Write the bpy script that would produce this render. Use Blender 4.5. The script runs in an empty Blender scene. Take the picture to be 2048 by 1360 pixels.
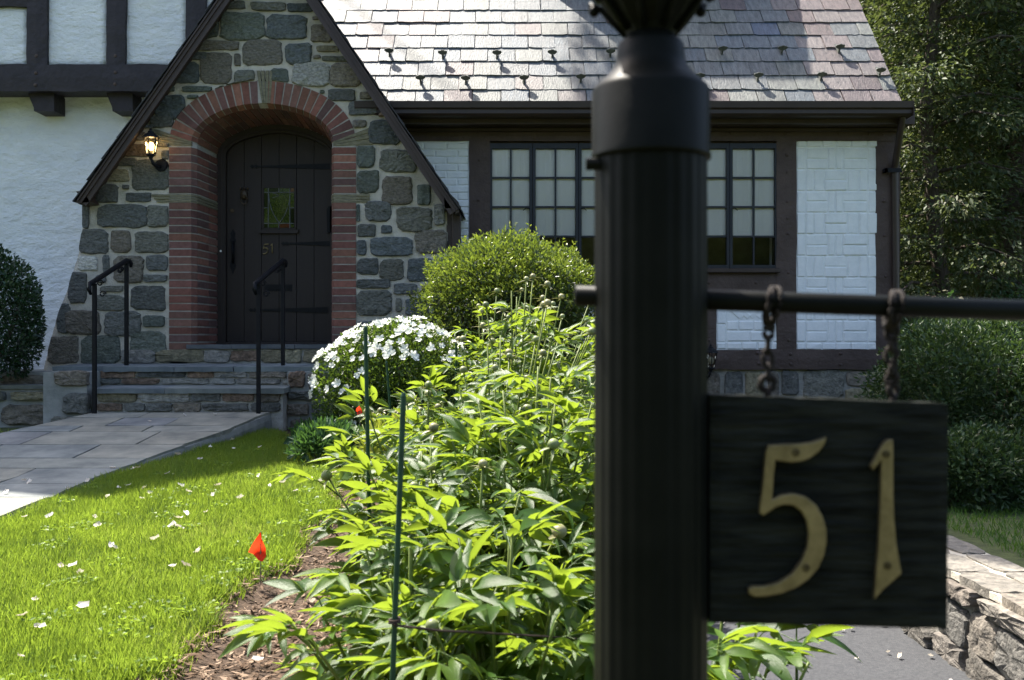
import bpy, bmesh, math, random
import numpy as np
from mathutils import Vector, Matrix, Euler, noise as mnoise

random.seed(7)
rng = np.random.default_rng(11)
scene = bpy.context.scene
C = scene.collection

# ---------------------------------------------------------------- camera, world, sun
CZ = 1.5                      # eye height
F = 2000.0                    # focal length in units of the 2048-wide measuring grid
cam_d = bpy.data.cameras.new("camera")
cam_d.sensor_width = 36.0
cam_d.lens = F / 2048 * 36.0
cam_d.clip_start = 0.05
cam_d.clip_end = 500
cam_d.dof.use_dof = True
cam_d.dof.focus_distance = 7.5
cam_d.dof.aperture_fstop = 11.0
cam = bpy.data.objects.new("camera", cam_d)
cam.location = (0, 0, CZ)
cam.rotation_euler = (math.radians(90), 0, 0)
C.objects.link(cam)
scene.camera = cam
scene.render.resolution_x, scene.render.resolution_y = 1024, 680

SUN_V = Vector((-0.40, 0.40, 1.0)).normalized()      # towards the sun
world = bpy.data.worlds.new("World"); scene.world = world
world.use_nodes = True
wn = world.node_tree
bg = wn.nodes["Background"]
sky = wn.nodes.new("ShaderNodeTexSky")
sky.sky_type = 'NISHITA'
sky.sun_disc = False
sky.sun_elevation = math.asin(SUN_V.z)
sky.sun_rotation = math.atan2(SUN_V.x, SUN_V.y)
sky.air_density = 1.0
sky.dust_density = 3.5
wn.links.new(sky.outputs[0], bg.inputs[0])
bg.inputs[1].default_value = 0.124

sun_d = bpy.data.lights.new("sun", 'SUN')
sun_d.energy = 5.0
sun_d.angle = math.radians(0.55)
sun_d.color = (1.0, 0.94, 0.84)
sun = bpy.data.objects.new("sun", sun_d)
sun.rotation_euler = SUN_V.to_track_quat('Z', 'Y').to_euler()
sun.location = SUN_V * 40
C.objects.link(sun)

scene.render.engine = 'CYCLES'
scene.cycles.use_denoising = True
scene.cycles.max_bounces = 8
scene.cycles.diffuse_bounces = 4
scene.cycles.glossy_bounces = 3
scene.cycles.transmission_bounces = 4
scene.cycles.transparent_max_bounces = 12
scene.cycles.caustics_reflective = False
scene.cycles.caustics_refractive = False
scene.cycles.sample_clamp_indirect = 6.0
vs = scene.view_settings
vs.view_transform = 'Standard'; vs.look = 'None'; vs.gamma = 1.0; vs.use_curve_mapping = False
vs.exposure = 1.62

# ---------------------------------------------------------------- helpers
def W(px, py, Y):
    """point of the vertical plane at depth Y measured on the 2048 x 1360 grid"""
    return Vector(((px - 1024) * Y / F, Y, CZ + (680 - py) * Y / F))
def PX(px, Y): return (px - 1024) * Y / F
def PZ(py, Y): return CZ + (680 - py) * Y / F

MATW = {}
def world_of(o): return MATW.get(o.name, Matrix.Identity(4))
def setparent(o, p):
    o.parent = p
    o.matrix_parent_inverse = world_of(p).inverted()

def tag(o, label=None, cat=None, group=None, kind=None):
    if label: o["label"] = label
    if cat: o["category"] = cat
    if group: o["group"] = group
    if kind: o["kind"] = kind
    return o

def thing(name, loc, label, cat, group=None):
    o = bpy.data.objects.new(name, None)
    o.empty_display_size = 0.1
    o.location = loc
    C.objects.link(o)
    MATW[o.name] = Matrix.Translation(Vector(loc))
    return tag(o, label, cat, group)

def mesh_obj(name, me, mat=None, parent=None, mw=None, color=None):
    if mat is not None and len(me.materials) == 0:
        me.materials.append(mat)
    o = bpy.data.objects.new(name, me)
    C.objects.link(o)
    if mw is not None:
        o.matrix_basis = mw
    MATW[o.name] = mw.copy() if mw is not None else Matrix.Identity(4)
    if parent is not None:
        setparent(o, parent)
    if color is not None:
        o.color = (color[0], color[1], color[2], 1.0)
    return o

def bm_obj(name, bm, mat=None, parent=None, smooth=False, color=None, mw=None):
    bmesh.ops.recalc_face_normals(bm, faces=bm.faces)
    me = bpy.data.meshes.new(name)
    bm.to_mesh(me); bm.free()
    if smooth:
        me.polygons.foreach_set("use_smooth", [True] * len(me.polygons))
    return mesh_obj(name, me, mat, parent, mw, color)

def bbox(bm, x0, x1, y0, y1, z0, z1):
    v = [bm.verts.new((x, y, z)) for x in (x0, x1) for y in (y0, y1) for z in (z0, z1)]
    for f in ((0,1,3,2),(4,6,7,5),(0,4,5,1),(2,3,7,6),(0,2,6,4),(1,5,7,3)):
        bm.faces.new([v[i] for i in f])
    return v

def bevel(bm, w=0.004, seg=1):
    bmesh.ops.bevel(bm, geom=list(bm.edges), offset=w, segments=seg, affect='EDGES', profile=0.5)

def box_mesh(name, x0, x1, y0, y1, z0, z1, bev=0.0, seg=1):
    bm = bmesh.new(); bbox(bm, x0, x1, y0, y1, z0, z1)
    if bev: bevel(bm, bev, seg)
    bmesh.ops.recalc_face_normals(bm, faces=bm.faces)
    me = bpy.data.meshes.new(name); bm.to_mesh(me); bm.free()
    return me

def box_obj(name, x0, x1, y0, y1, z0, z1, mat, parent=None, bev=0.0, color=None):
    return mesh_obj(name, box_mesh(name, x0, x1, y0, y1, z0, z1, bev), mat, parent, None, color)

def tube(bm, pts, radii, n=8, cap=True):
    pts = [Vector(p) for p in pts]
    if not hasattr(radii, '__len__'): radii = [radii] * len(pts)
    rings = []
    up = Vector((0, 0, 1))
    for i, p in enumerate(pts):
        d = (pts[min(i + 1, len(pts) - 1)] - pts[max(i - 1, 0)])
        if d.length < 1e-9: d = Vector((0, 0, 1))
        d.normalize()
        a = d.cross(up if abs(d.z) < 0.95 else Vector((1, 0, 0))).normalized()
        b = d.cross(a)
        rings.append([bm.verts.new(p + (a * math.cos(t) + b * math.sin(t)) * radii[i])
                      for t in [2 * math.pi * k / n for k in range(n)]])
    for r0, r1 in zip(rings, rings[1:]):
        for k in range(n):
            bm.faces.new((r0[k], r0[(k + 1) % n], r1[(k + 1) % n], r1[k]))
    if cap:
        bm.faces.new(rings[0]); bm.faces.new(rings[-1])

def lathe(bm, prof, c, n=32, flute=None):
    """prof: list of (r, z); c: centre"""
    rings = []
    for r, z in prof:
        rings.append([bm.verts.new((c[0] + r * math.cos(2*math.pi*k/n), c[1] + r * math.sin(2*math.pi*k/n), z)) for k in range(n)])
    for r0, r1 in zip(rings, rings[1:]):
        for k in range(n):
            bm.faces.new((r0[k], r0[(k+1) % n], r1[(k+1) % n], r1[k]))
    bm.faces.new(rings[0]); bm.faces.new(rings[-1])

def poly_prism(bm, pts, off):
    """pts: 3-D polygon, off: Vector added for the far side"""
    a = [bm.verts.new(p) for p in pts]
    b = [bm.verts.new(Vector(p) + off) for p in pts]
    bm.faces.new(a); bm.faces.new(b[::-1])
    n = len(a)
    for i in range(n):
        bm.faces.new((a[i], a[(i+1) % n], b[(i+1) % n], b[i]))

def fast_mesh(name, V, Fc, rnd=None, smooth=False):
    """V (n,3) float, Fc (m,k) int with constant k"""
    me = bpy.data.meshes.new(name)
    V = np.asarray(V, dtype=np.float32); Fc = np.asarray(Fc, dtype=np.int32)
    m, k = Fc.shape
    me.vertices.add(len(V)); me.vertices.foreach_set("co", V.ravel())
    me.loops.add(m * k); me.loops.foreach_set("vertex_index", Fc.ravel())
    me.polygons.add(m)
    me.polygons.foreach_set("loop_start", np.arange(0, m * k, k, dtype=np.int32))
    me.polygons.foreach_set("loop_total", np.full(m, k, dtype=np.int32))
    if smooth: me.polygons.foreach_set("use_smooth", np.ones(m, dtype=bool))
    me.update(calc_edges=True)
    if rnd is not None:
        at = me.attributes.new("rnd", 'FLOAT', 'POINT')
        at.data.foreach_set("value", np.asarray(rnd, dtype=np.float32))
    return me

def nrm(a):
    return a / np.maximum(np.linalg.norm(a, axis=1, keepdims=True), 1e-9)

def leaf_cloud(name, P, D, N, L, Wd, mat, parent=None, fold=0.18, rnd=None, belly=0.45, kind="stuff"):
    n = len(P)
    D = nrm(D); S = nrm(np.cross(D, N)); N2 = nrm(np.cross(S, D))
    L = np.broadcast_to(np.asarray(L, float).reshape(-1, 1), (n, 1)); Wd = np.broadcast_to(np.asarray(Wd, float).reshape(-1, 1), (n, 1))
    V = np.empty((n, 4, 3))
    V[:, 0] = P
    V[:, 1] = P + D * L * belly + S * Wd * .5 + N2 * Wd * fold
    V[:, 2] = P + D * L - N2 * L * 0.08
    V[:, 3] = P + D * L * belly - S * Wd * .5 + N2 * Wd * fold
    i0 = np.arange(n)[:, None] * 4
    Fc = np.concatenate([i0 + np.array([[0, 1, 2]]), i0 + np.array([[0, 2, 3]])], axis=0)
    r = rng.random(n) if rnd is None else rnd
    me = fast_mesh(name, V.reshape(-1, 3), Fc, np.repeat(r, 4))
    o = mesh_obj(name, me, mat, parent)
    if kind: o["kind"] = kind
    return o

def tone(c, lo, hi, R=random):
    k = R.uniform(lo, hi)
    j = R.uniform(-.03, .03)
    return [c[0] * (k + j), c[1] * k, c[2] * (k - j)]

def rand_unit(n):
    v = rng.normal(size=(n, 3))
    return nrm(v)

# ---------------------------------------------------------------- materials
MATS = {}
def nodes_of(m):
    m.use_nodes = True
    return m.node_tree.nodes, m.node_tree.links

def M(name, c1, c2=None, scale=4.0, rough=0.7, bump=0.0, bscale=40.0, objcol=False, metallic=0.0,
      spec=0.4, stretch=(1, 1, 1), rnd=0.0, bdist=0.01, detail=5.0, c3=None, rough2=None):
    m = bpy.data.materials.new(name)
    nd, lk = nodes_of(m)
    p = nd["Principled BSDF"]
    p.inputs["Roughness"].default_value = rough
    p.inputs["Metallic"].default_value = metallic
    p.inputs["Specular IOR Level"].default_value = spec
    geo = nd.new("ShaderNodeNewGeometry")
    mp = nd.new("ShaderNodeMapping"); mp.inputs["Scale"].default_value = stretch
    lk.new(geo.outputs["Position"], mp.inputs["Vector"])
    c2 = c2 or c1
    nz = nd.new("ShaderNodeTexNoise"); nz.inputs["Scale"].default_value = scale; nz.inputs["Detail"].default_value = detail
    nz.inputs["Roughness"].default_value = 0.65
    lk.new(mp.outputs[0], nz.inputs["Vector"])
    rp = nd.new("ShaderNodeValToRGB")
    rp.color_ramp.elements[0].position = 0.32; rp.color_ramp.elements[1].position = 0.68
    rp.color_ramp.elements[0].color = (*c1, 1); rp.color_ramp.elements[1].color = (*c2, 1)
    if c3:
        e = rp.color_ramp.elements.new(0.5); e.color = (*c3, 1)
    lk.new(nz.outputs["Fac"], rp.inputs[0])
    col = rp.outputs[0]
    oi = None
    if objcol or rnd:
        oi = nd.new("ShaderNodeObjectInfo")
    if objcol:
        mx = nd.new("ShaderNodeMix"); mx.data_type = 'RGBA'; mx.blend_type = 'MULTIPLY'; mx.inputs["Factor"].default_value = 1.0
        lk.new(col, mx.inputs["A"]); lk.new(oi.outputs["Color"], mx.inputs["B"]); col = mx.outputs["Result"]
    if rnd:
        mr = nd.new("ShaderNodeMapRange"); mr.inputs["To Min"].default_value = 1 - rnd; mr.inputs["To Max"].default_value = 1 + rnd
        lk.new(oi.outputs["Random"], mr.inputs["Value"])
        hs = nd.new("ShaderNodeHueSaturation"); lk.new(mr.outputs[0], hs.inputs["Value"]); lk.new(col, hs.inputs["Color"]); col = hs.outputs[0]
    lk.new(col, p.inputs["Base Color"])
    if rough2 is not None:
        mr2 = nd.new("ShaderNodeMapRange"); mr2.inputs["To Min"].default_value = rough; mr2.inputs["To Max"].default_value = rough2
        lk.new(nz.outputs["Fac"], mr2.inputs["Value"]); lk.new(mr2.outputs[0], p.inputs["Roughness"])
    if bump:
        nb = nd.new("ShaderNodeTexNoise"); nb.inputs["Scale"].default_value = bscale; nb.inputs["Detail"].default_value = 6
        nb.inputs["Roughness"].default_value = 0.6
        lk.new(mp.outputs[0], nb.inputs["Vector"])
        bp = nd.new("ShaderNodeBump"); bp.inputs["Strength"].default_value = bump; bp.inputs["Distance"].default_value = bdist
        lk.new(nb.outputs["Fac"], bp.inputs["Height"]); lk.new(bp.outputs[0], p.inputs["Normal"])
    MATS[name] = m
    return m

def LEAF(name, cols, trans, tmix=0.45, rough=0.4, spec=0.4, attr=True, bump=0.0):
    """cols: 3 colours from dark to light picked by the per-leaf random value; trans: colour of light coming through"""
    m = bpy.data.materials.new(name)
    nd, lk = nodes_of(m)
    p = nd["Principled BSDF"]; out = nd["Material Output"]
    p.inputs["Roughness"].default_value = rough; p.inputs["Specular IOR Level"].default_value = spec
    rp = nd.new("ShaderNodeValToRGB")
    els = rp.color_ramp.elements
    els[0].position = 0.0; els[0].color = (*cols[0], 1)
    els[1].position = 1.0; els[1].color = (*cols[-1], 1)
    for i, c in enumerate(cols[1:-1]):
        e = els.new((i + 1) / (len(cols) - 1)); e.color = (*c, 1)
    if attr:
        a = nd.new("ShaderNodeAttribute"); a.attribute_name = "rnd"; src = a.outputs["Fac"]
    else:
        a = nd.new("ShaderNodeObjectInfo"); src = a.outputs["Random"]
    lk.new(src, rp.inputs[0])
    ge = nd.new("ShaderNodeNewGeometry"); nv = nd.new("ShaderNodeTexNoise"); nv.inputs["Scale"].default_value = 28; nv.inputs["Detail"].default_value = 3
    lk.new(ge.outputs["Position"], nv.inputs["Vector"])
    mv = nd.new("ShaderNodeMapRange"); mv.inputs["From Min"].default_value = .3; mv.inputs["From Max"].default_value = .7; mv.inputs["To Min"].default_value = .72; mv.inputs["To Max"].default_value = 1.25
    lk.new(nv.outputs["Fac"], mv.inputs["Value"])
    hv = nd.new("ShaderNodeHueSaturation"); lk.new(mv.outputs[0], hv.inputs["Value"]); lk.new(rp.outputs[0], hv.inputs["Color"])
    lk.new(hv.outputs[0], p.inputs["Base Color"])
    t = nd.new("ShaderNodeBsdfTranslucent")
    mt = nd.new("ShaderNodeMix"); mt.data_type = 'RGBA'; mt.inputs["Factor"].default_value = 0.65
    lk.new(hv.outputs[0], mt.inputs["A"]); mt.inputs["B"].default_value = (*trans, 1)
    lk.new(mt.outputs["Result"], t.inputs["Color"])
    if bump:
        nb = nd.new("ShaderNodeTexNoise"); nb.inputs["Scale"].default_value = 90
        bp = nd.new("ShaderNodeBump"); bp.inputs["Strength"].default_value = bump; bp.inputs["Distance"].default_value = 0.004
        lk.new(nb.outputs["Fac"], bp.inputs["Height"]); lk.new(bp.outputs[0], p.inputs["Normal"])
    ms = nd.new("ShaderNodeMixShader"); ms.inputs[0].default_value = tmix
    lk.new(p.outputs[0], ms.inputs[1]); lk.new(t.outputs[0], ms.inputs[2]); lk.new(ms.outputs[0], out.inputs["Surface"])
    return m

def GLASS(name, tint=(0.9, 0.95, 0.95), refl=1.45):
    m = bpy.data.materials.new(name)
    nd, lk = nodes_of(m)
    nd.remove(nd["Principled BSDF"]); out = nd["Material Output"]
    tr = nd.new("ShaderNodeBsdfTransparent"); tr.inputs[0].default_value = (*tint, 1)
    gl = nd.new("ShaderNodeBsdfGlossy"); gl.inputs["Roughness"].default_value = 0.02
    fr = nd.new("ShaderNodeFresnel"); fr.inputs["IOR"].default_value = refl
    nb = nd.new("ShaderNodeTexNoise"); nb.inputs["Scale"].default_value = 6
    bp = nd.new("ShaderNodeBump"); bp.inputs["Strength"].default_value = 0.08; bp.inputs["Distance"].default_value = 0.02
    lk.new(nb.outputs["Fac"], bp.inputs["Height"]); lk.new(bp.outputs[0], gl.inputs["Normal"])
    mx = nd.new("ShaderNodeMixShader")
    lk.new(fr.outputs[0], mx.inputs[0]); lk.new(tr.outputs[0], mx.inputs[1]); lk.new(gl.outputs[0], mx.inputs[2]); lk.new(mx.outputs[0], out.inputs[0])
    return m

m_mortar = M("mortar", (0.40, 0.37, 0.31), (0.58, 0.54, 0.46), 9, 0.95, 0.9, 70, bdist=0.012)
m_mortar_grey = M("mortar_grey", (0.26, 0.25, 0.22), (0.42, 0.40, 0.36), 9, 0.95, 0.9, 60, bdist=0.012)
m_stone = M("gneiss", (0.50, 0.50, 0.50), (1.40, 1.40, 1.34), 38, 0.85, 1.0, 34, objcol=True, detail=10, bdist=0.022, stretch=(1, 1, 1.6), spec=0.25)
m_fieldstone = M("fieldstone", (0.5, 0.5, 0.5), (1.4, 1.35, 1.3), 22, 0.9, 1.0, 40, objcol=True, detail=8, bdist=0.02)
m_brick = M("brick", (0.75, 0.72, 0.7), (1.2, 1.2, 1.2), 30, 0.9, 0.5, 120, objcol=True, bdist=0.005)
m_tile = M("clay_tile", (0.10, 0.095, 0.06), (0.22, 0.20, 0.13), 25, 0.9, 0.5, 90, stretch=(1, 1, 3), bdist=0.006)
m_timber = M("brown_timber", (0.052, 0.033, 0.026), (0.078, 0.052, 0.042), 7, 0.62, 0.65, 26, bdist=0.012)
m_timber_dark = M("dark_timber", (0.014, 0.011, 0.013), (0.026, 0.020, 0.023), 7, 0.6, 0.7, 22, bdist=0.014)
m_trim = M("brown_trim", (0.034, 0.022, 0.017), (0.050, 0.033, 0.026), 5, 0.5, 0.12, 60)
m_gutter = M("brown_gutter", (0.028, 0.018, 0.014), (0.04, 0.027, 0.021), 4, 0.42, 0.05, 20)
m_stucco = M("white_stucco", (0.68, 0.70, 0.71), (0.80, 0.81, 0.81), 3, 0.9, 1.0, 9, stretch=(1, 1, 1.7), bdist=0.035, detail=7)
m_whitebrick = M("white_painted_brick", (0.72, 0.74, 0.74), (0.82, 0.83, 0.82), 12, 0.6, 0.45, 45, bdist=0.008)
m_slate = M("slate", (0.19, 0.20, 0.215), (0.50, 0.50, 0.50), 6, 0.48, 0.8, 22, objcol=True, stretch=(6, 1.2, 1.2), bdist=0.009, rough2=0.6, spec=0.35)
m_lead = M("lead", (0.10, 0.105, 0.11), (0.16, 0.165, 0.17), 30, 0.55)
m_guard = M("weathered_bronze", (0.06, 0.065, 0.06), (0.11, 0.12, 0.10), 30, 0.6, 0.3, 90)
m_door = M("door_paint", (0.021, 0.0145, 0.0115), (0.029, 0.020, 0.016), 6, 0.6, 0.25, 30, stretch=(6, 6, 0.6), bdist=0.004)
m_iron = M("black_iron", (0.006, 0.0065, 0.008), (0.013, 0.0135, 0.016), 40, 0.45, 0.3, 120, bdist=0.002, spec=0.14)
m_sash = M("black_sash", (0.008, 0.010, 0.015), (0.016, 0.018, 0.025), 10, 0.4)
m_shade = M("window_shade", (0.90, 0.89, 0.86), (0.94, 0.93, 0.90), 3, 0.9, 0.15, 8)
m_room_reflection = M("olive_reflection_interior", (0.20, 0.18, 0.10), (0.42, 0.38, 0.24), 5, 0.9)  # olive tone stands in for the garden reflection in the lower panes
m_glass = GLASS("window_glass", (1.0, 1.0, 1.0), 1.5)
m_doorglass = GLASS("leaded_glass", (0.55, 0.6, 0.5), 1.9)
m_bluestone = M("bluestone", (0.58, 0.60, 0.61), (1.25, 1.22, 1.15), 4.5, 0.8, 0.35, 40, objcol=True, bdist=0.004, detail=8)
m_cement = M("cement", (0.17, 0.18, 0.17), (0.32, 0.32, 0.30), 5, 0.95, 0.6, 30, bdist=0.01)
m_asphalt = M("asphalt", (0.035, 0.037, 0.042), (0.065, 0.067, 0.072), 60, 0.9, 0.9, 160, bdist=0.006)
m_soil = M("soil", (0.035, 0.022, 0.014), (0.09, 0.058, 0.036), 30, 0.95, 0.9, 60, bdist=0.02)
m_lawn = M("lawn_soil", (0.035, 0.045, 0.015), (0.08, 0.10, 0.03), 14, 0.95, 0.7, 50, bdist=0.02)
m_brass = M("aged_brass", (0.17, 0.13, 0.066), (0.30, 0.235, 0.13), 60, 0.45, 0.25, 60, metallic=0.7, bdist=0.002)
m_board = M("stained_board", (0.0055, 0.0066, 0.0055), (0.027, 0.029, 0.023), 15, 0.6, 1.0, 16, stretch=(1.2, 4, 10), bdist=0.007, spec=0.06)
m_post = M("post_enamel", (0.0050, 0.0056, 0.0046), (0.0085, 0.0090, 0.0074), 20, 0.45, 0.15, 60, spec=0.07, bdist=0.002)
m_rust = M("rusty_iron", (0.006, 0.004, 0.0035), (0.018, 0.011, 0.008), 120, 0.85, 0.8, 300, bdist=0.002)
m_green_stake = M("green_stake", (0.006, 0.035, 0.018), (0.012, 0.060, 0.030), 30, 0.4)
m_twine = M("twine", (0.035, 0.022, 0.016), (0.06, 0.04, 0.03), 80, 0.9)
m_wire = M("wire", (0.25, 0.25, 0.25), None, 10, 0.4, metallic=0.8)
m_bark = M("bark", (0.05, 0.038, 0.028), (0.13, 0.10, 0.075), 9, 0.95, 1.0, 18, stretch=(3, 3, .5), bdist=0.03)
m_twig = M("twig", (0.06, 0.045, 0.03), (0.12, 0.09, 0.06), 20, 0.9)
m_wood_chip = M("chip", (0.75, 0.75, 0.75), (1.1, 1.1, 1.1), 40, 0.9)

l_grass = LEAF("grass_blade", [(0.055, 0.115, 0.016), (0.10, 0.185, 0.024), (0.165, 0.25, 0.04), (0.18, 0.26, 0.045), (0.34, 0.32, 0.13)], (0.36, 0.49, 0.042), 0.5, 0.45, 0.35)
l_grass2 = LEAF("shaded_grass_blade", [(0.03, 0.08, 0.015), (0.06, 0.13, 0.02), (0.10, 0.18, 0.03)], (0.16, 0.30, 0.03), 0.4, 0.5, 0.3)  # darker copy of the lawn blades, shade put into the colours
l_peony = LEAF("peony_leaf", [(0.028, 0.075, 0.012), (0.05, 0.11, 0.016), (0.08, 0.145, 0.022)], (0.33, 0.43, 0.028), 0.5, 0.38, 0.42, attr=False, bump=0.25)
l_stem = LEAF("peony_stem", [(0.13, 0.18, 0.04), (0.20, 0.24, 0.07)], (0.25, 0.3, 0.06), 0.2, 0.5, 0.3, attr=False)
l_bud = LEAF("peony_bud", [(0.20, 0.24, 0.10), (0.28, 0.26, 0.13)], (0.25, 0.25, 0.08), 0.15, 0.45, 0.4, attr=False)
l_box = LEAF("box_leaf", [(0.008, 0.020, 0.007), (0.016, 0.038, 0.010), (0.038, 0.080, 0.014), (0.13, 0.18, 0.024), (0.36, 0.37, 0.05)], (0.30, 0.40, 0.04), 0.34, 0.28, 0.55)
l_azalea = LEAF("azalea_leaf", [(0.012, 0.03, 0.008), (0.03, 0.07, 0.012), (0.09, 0.15, 0.02)], (0.22, 0.34, 0.03), 0.35, 0.4, 0.4)
l_petal = LEAF("azalea_petal", [(0.80, 0.82, 0.76), (0.86, 0.86, 0.82)], (0.85, 0.88, 0.74), 0.35, 0.6, 0.2, attr=False)
l_fallen = LEAF("fallen_petal", [(0.50, 0.42, 0.33), (0.70, 0.64, 0.56), (0.80, 0.77, 0.72)], (0.7, 0.62, 0.5), 0.25, 0.7, 0.2, attr=False)
l_yew = LEAF("yew_needle", [(0.010, 0.027, 0.010), (0.030, 0.060, 0.020), (0.075, 0.12, 0.04)], (0.10, 0.17, 0.03), 0.25, 0.45, 0.35)
l_conifer = LEAF("conifer_spray", [(0.016, 0.031, 0.013), (0.038, 0.062, 0.023), (0.078, 0.102, 0.038), (0.16, 0.14, 0.08)], (0.18, 0.23, 0.05), 0.28, 0.55, 0.3)
l_hosta = LEAF("ground_leaf", [(0.02, 0.06, 0.02), (0.05, 0.11, 0.04)], (0.12, 0.25, 0.04), 0.3, 0.4, 0.4)
l_lime = LEAF("lime_leaf", [(0.22, 0.28, 0.03), (0.32, 0.36, 0.05)], (0.45, 0.5, 0.05), 0.4, 0.4, 0.3)
l_chip = LEAF("bark_chip", [(0.055, 0.033, 0.02), (0.13, 0.085, 0.055), (0.26, 0.19, 0.135)], (0.1, 0.06, 0.03), 0.0, 0.9, 0.2)
l_flag = LEAF("orange_flag", [(0.80, 0.04, 0.015), (0.85, 0.05, 0.02)], (0.95, 0.06, 0.015), 0.5, 0.5, 0.2, attr=False)
# ---------------------------------------------------------------- ground
BED_EDGE = [(-0.96, -1.0), (-0.95, 1.0), (-0.91, 2.56), (-0.94, 3.15), (-0.85, 3.9), (-0.86, 4.8), (-0.93, 5.5), (-1.23, 6.5), (-1.66, 7.15), (-1.78, 7.75), (-1.8, 8.7)]
def bed_x(y):
    for (x0, y0), (x1, y1) in zip(BED_EDGE, BED_EDGE[1:]):
        if y0 <= y <= y1:
            x = x0 + (x1 - x0) * (y - y0) / (y1 - y0)
            return x + 0.035 * math.sin(y * 7.1) + 0.02 * math.sin(y * 17.3)
    return -0.95 if y < 0 else -1.8
def lawn_z(y):
    return 0.546 + 0.0325 * max(-3.0, min(y, 9.0))
def sstep(a, b, t):
    t = max(0.0, min(1.0, (t - a) / (b - a)))
    return t * t * (3 - 2 * t)
DRIVE_Z = 0.10
def ground_z(x, y):
    z = lawn_z(y)
    if y < 8.8:
        e = bed_x(y)
        z -= 0.055 * sstep(e - 0.03, e + 0.06, x)
    near = DRIVE_Z - 0.02
    z = z + (near - z) * sstep(-0.05, 0.80, x) * (1 - 0.55 * sstep(6.0, 8.0, y) * (1 - sstep(0.45, 0.75, x)))
    if x > 1.95:
        z = 0.47 - 0.02 * (y - 5)*0 + 0.0 * x
        z += 0.012 * math.sin(x * 1.7 + y) 
    if y < -1.5:
        z += (0.05 - z) * sstep(-1.5, -3.5, y)
    if y > 12: z += 0.0
    return z
def axis(lo, hi, flo, fhi, fine, coarse):
    a = list(np.arange(lo, flo, coarse)) + list(np.arange(flo, fhi, fine)) + list(np.arange(fhi, hi + coarse, coarse))
    return np.array(a)
xs = axis(-90, 90, -4.0, 4.0, 0.08, 3.0); ys = axis(-40, 120, -1.0, 9.5, 0.10, 3.0)
V = np.array([(x, y, ground_z(x, y) + 0.006 * mnoise.noise((x * 3, y * 3, 0))) for y in ys for x in xs])
nx = len(xs)
Fc = np.array([(j*nx+i, j*nx+i+1, (j+1)*nx+i+1, (j+1)*nx+i) for j in range(len(ys)-1) for i in range(nx-1)])
g = mesh_obj("ground", fast_mesh("ground", V, Fc, smooth=True), m_lawn); tag(g, kind="structure")

# mulch bed laid over the ground
bm = bmesh.new()
rows = []
for y in np.arange(0.0, 8.55, 0.12):
    e = bed_x(y) + 0.02
    rows.append([bm.verts.new((e + (0.80 - e) * t, y, ground_z(e + (0.80 - e) * t, y) + 0.016 + 0.012 * mnoise.noise((e + 2.4 * t * 3, y * 5, 3)))) for t in np.linspace(0, 1, 22)])
for r0, r1 in zip(rows, rows[1:]):
    for k in range(21):
        bm.faces.new((r0[k], r0[k+1], r1[k+1], r1[k]))
o = bm_obj("mulch_bed", bm, m_soil, smooth=True); tag(o, kind="structure")

# driveway
bm = bmesh.new()
dr = []
for y in np.arange(-3.0, 9.1, 0.4):
    dr.append([bm.verts.new((x, y, DRIVE_Z + 0.012 + 0.006 * mnoise.noise((x, y, 5)) + 0.015 * (x - 1.3) ** 2)) for x in (0.78, 1.05, 1.35, 1.65, 1.93)])
for r0, r1 in zip(dr, dr[1:]):
    for k in range(4): bm.faces.new((r0[k], r0[k+1], r1[k+1], r1[k]))
o = bm_obj("driveway", bm, m_asphalt, smooth=True); tag(o, kind="structure")

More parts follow.
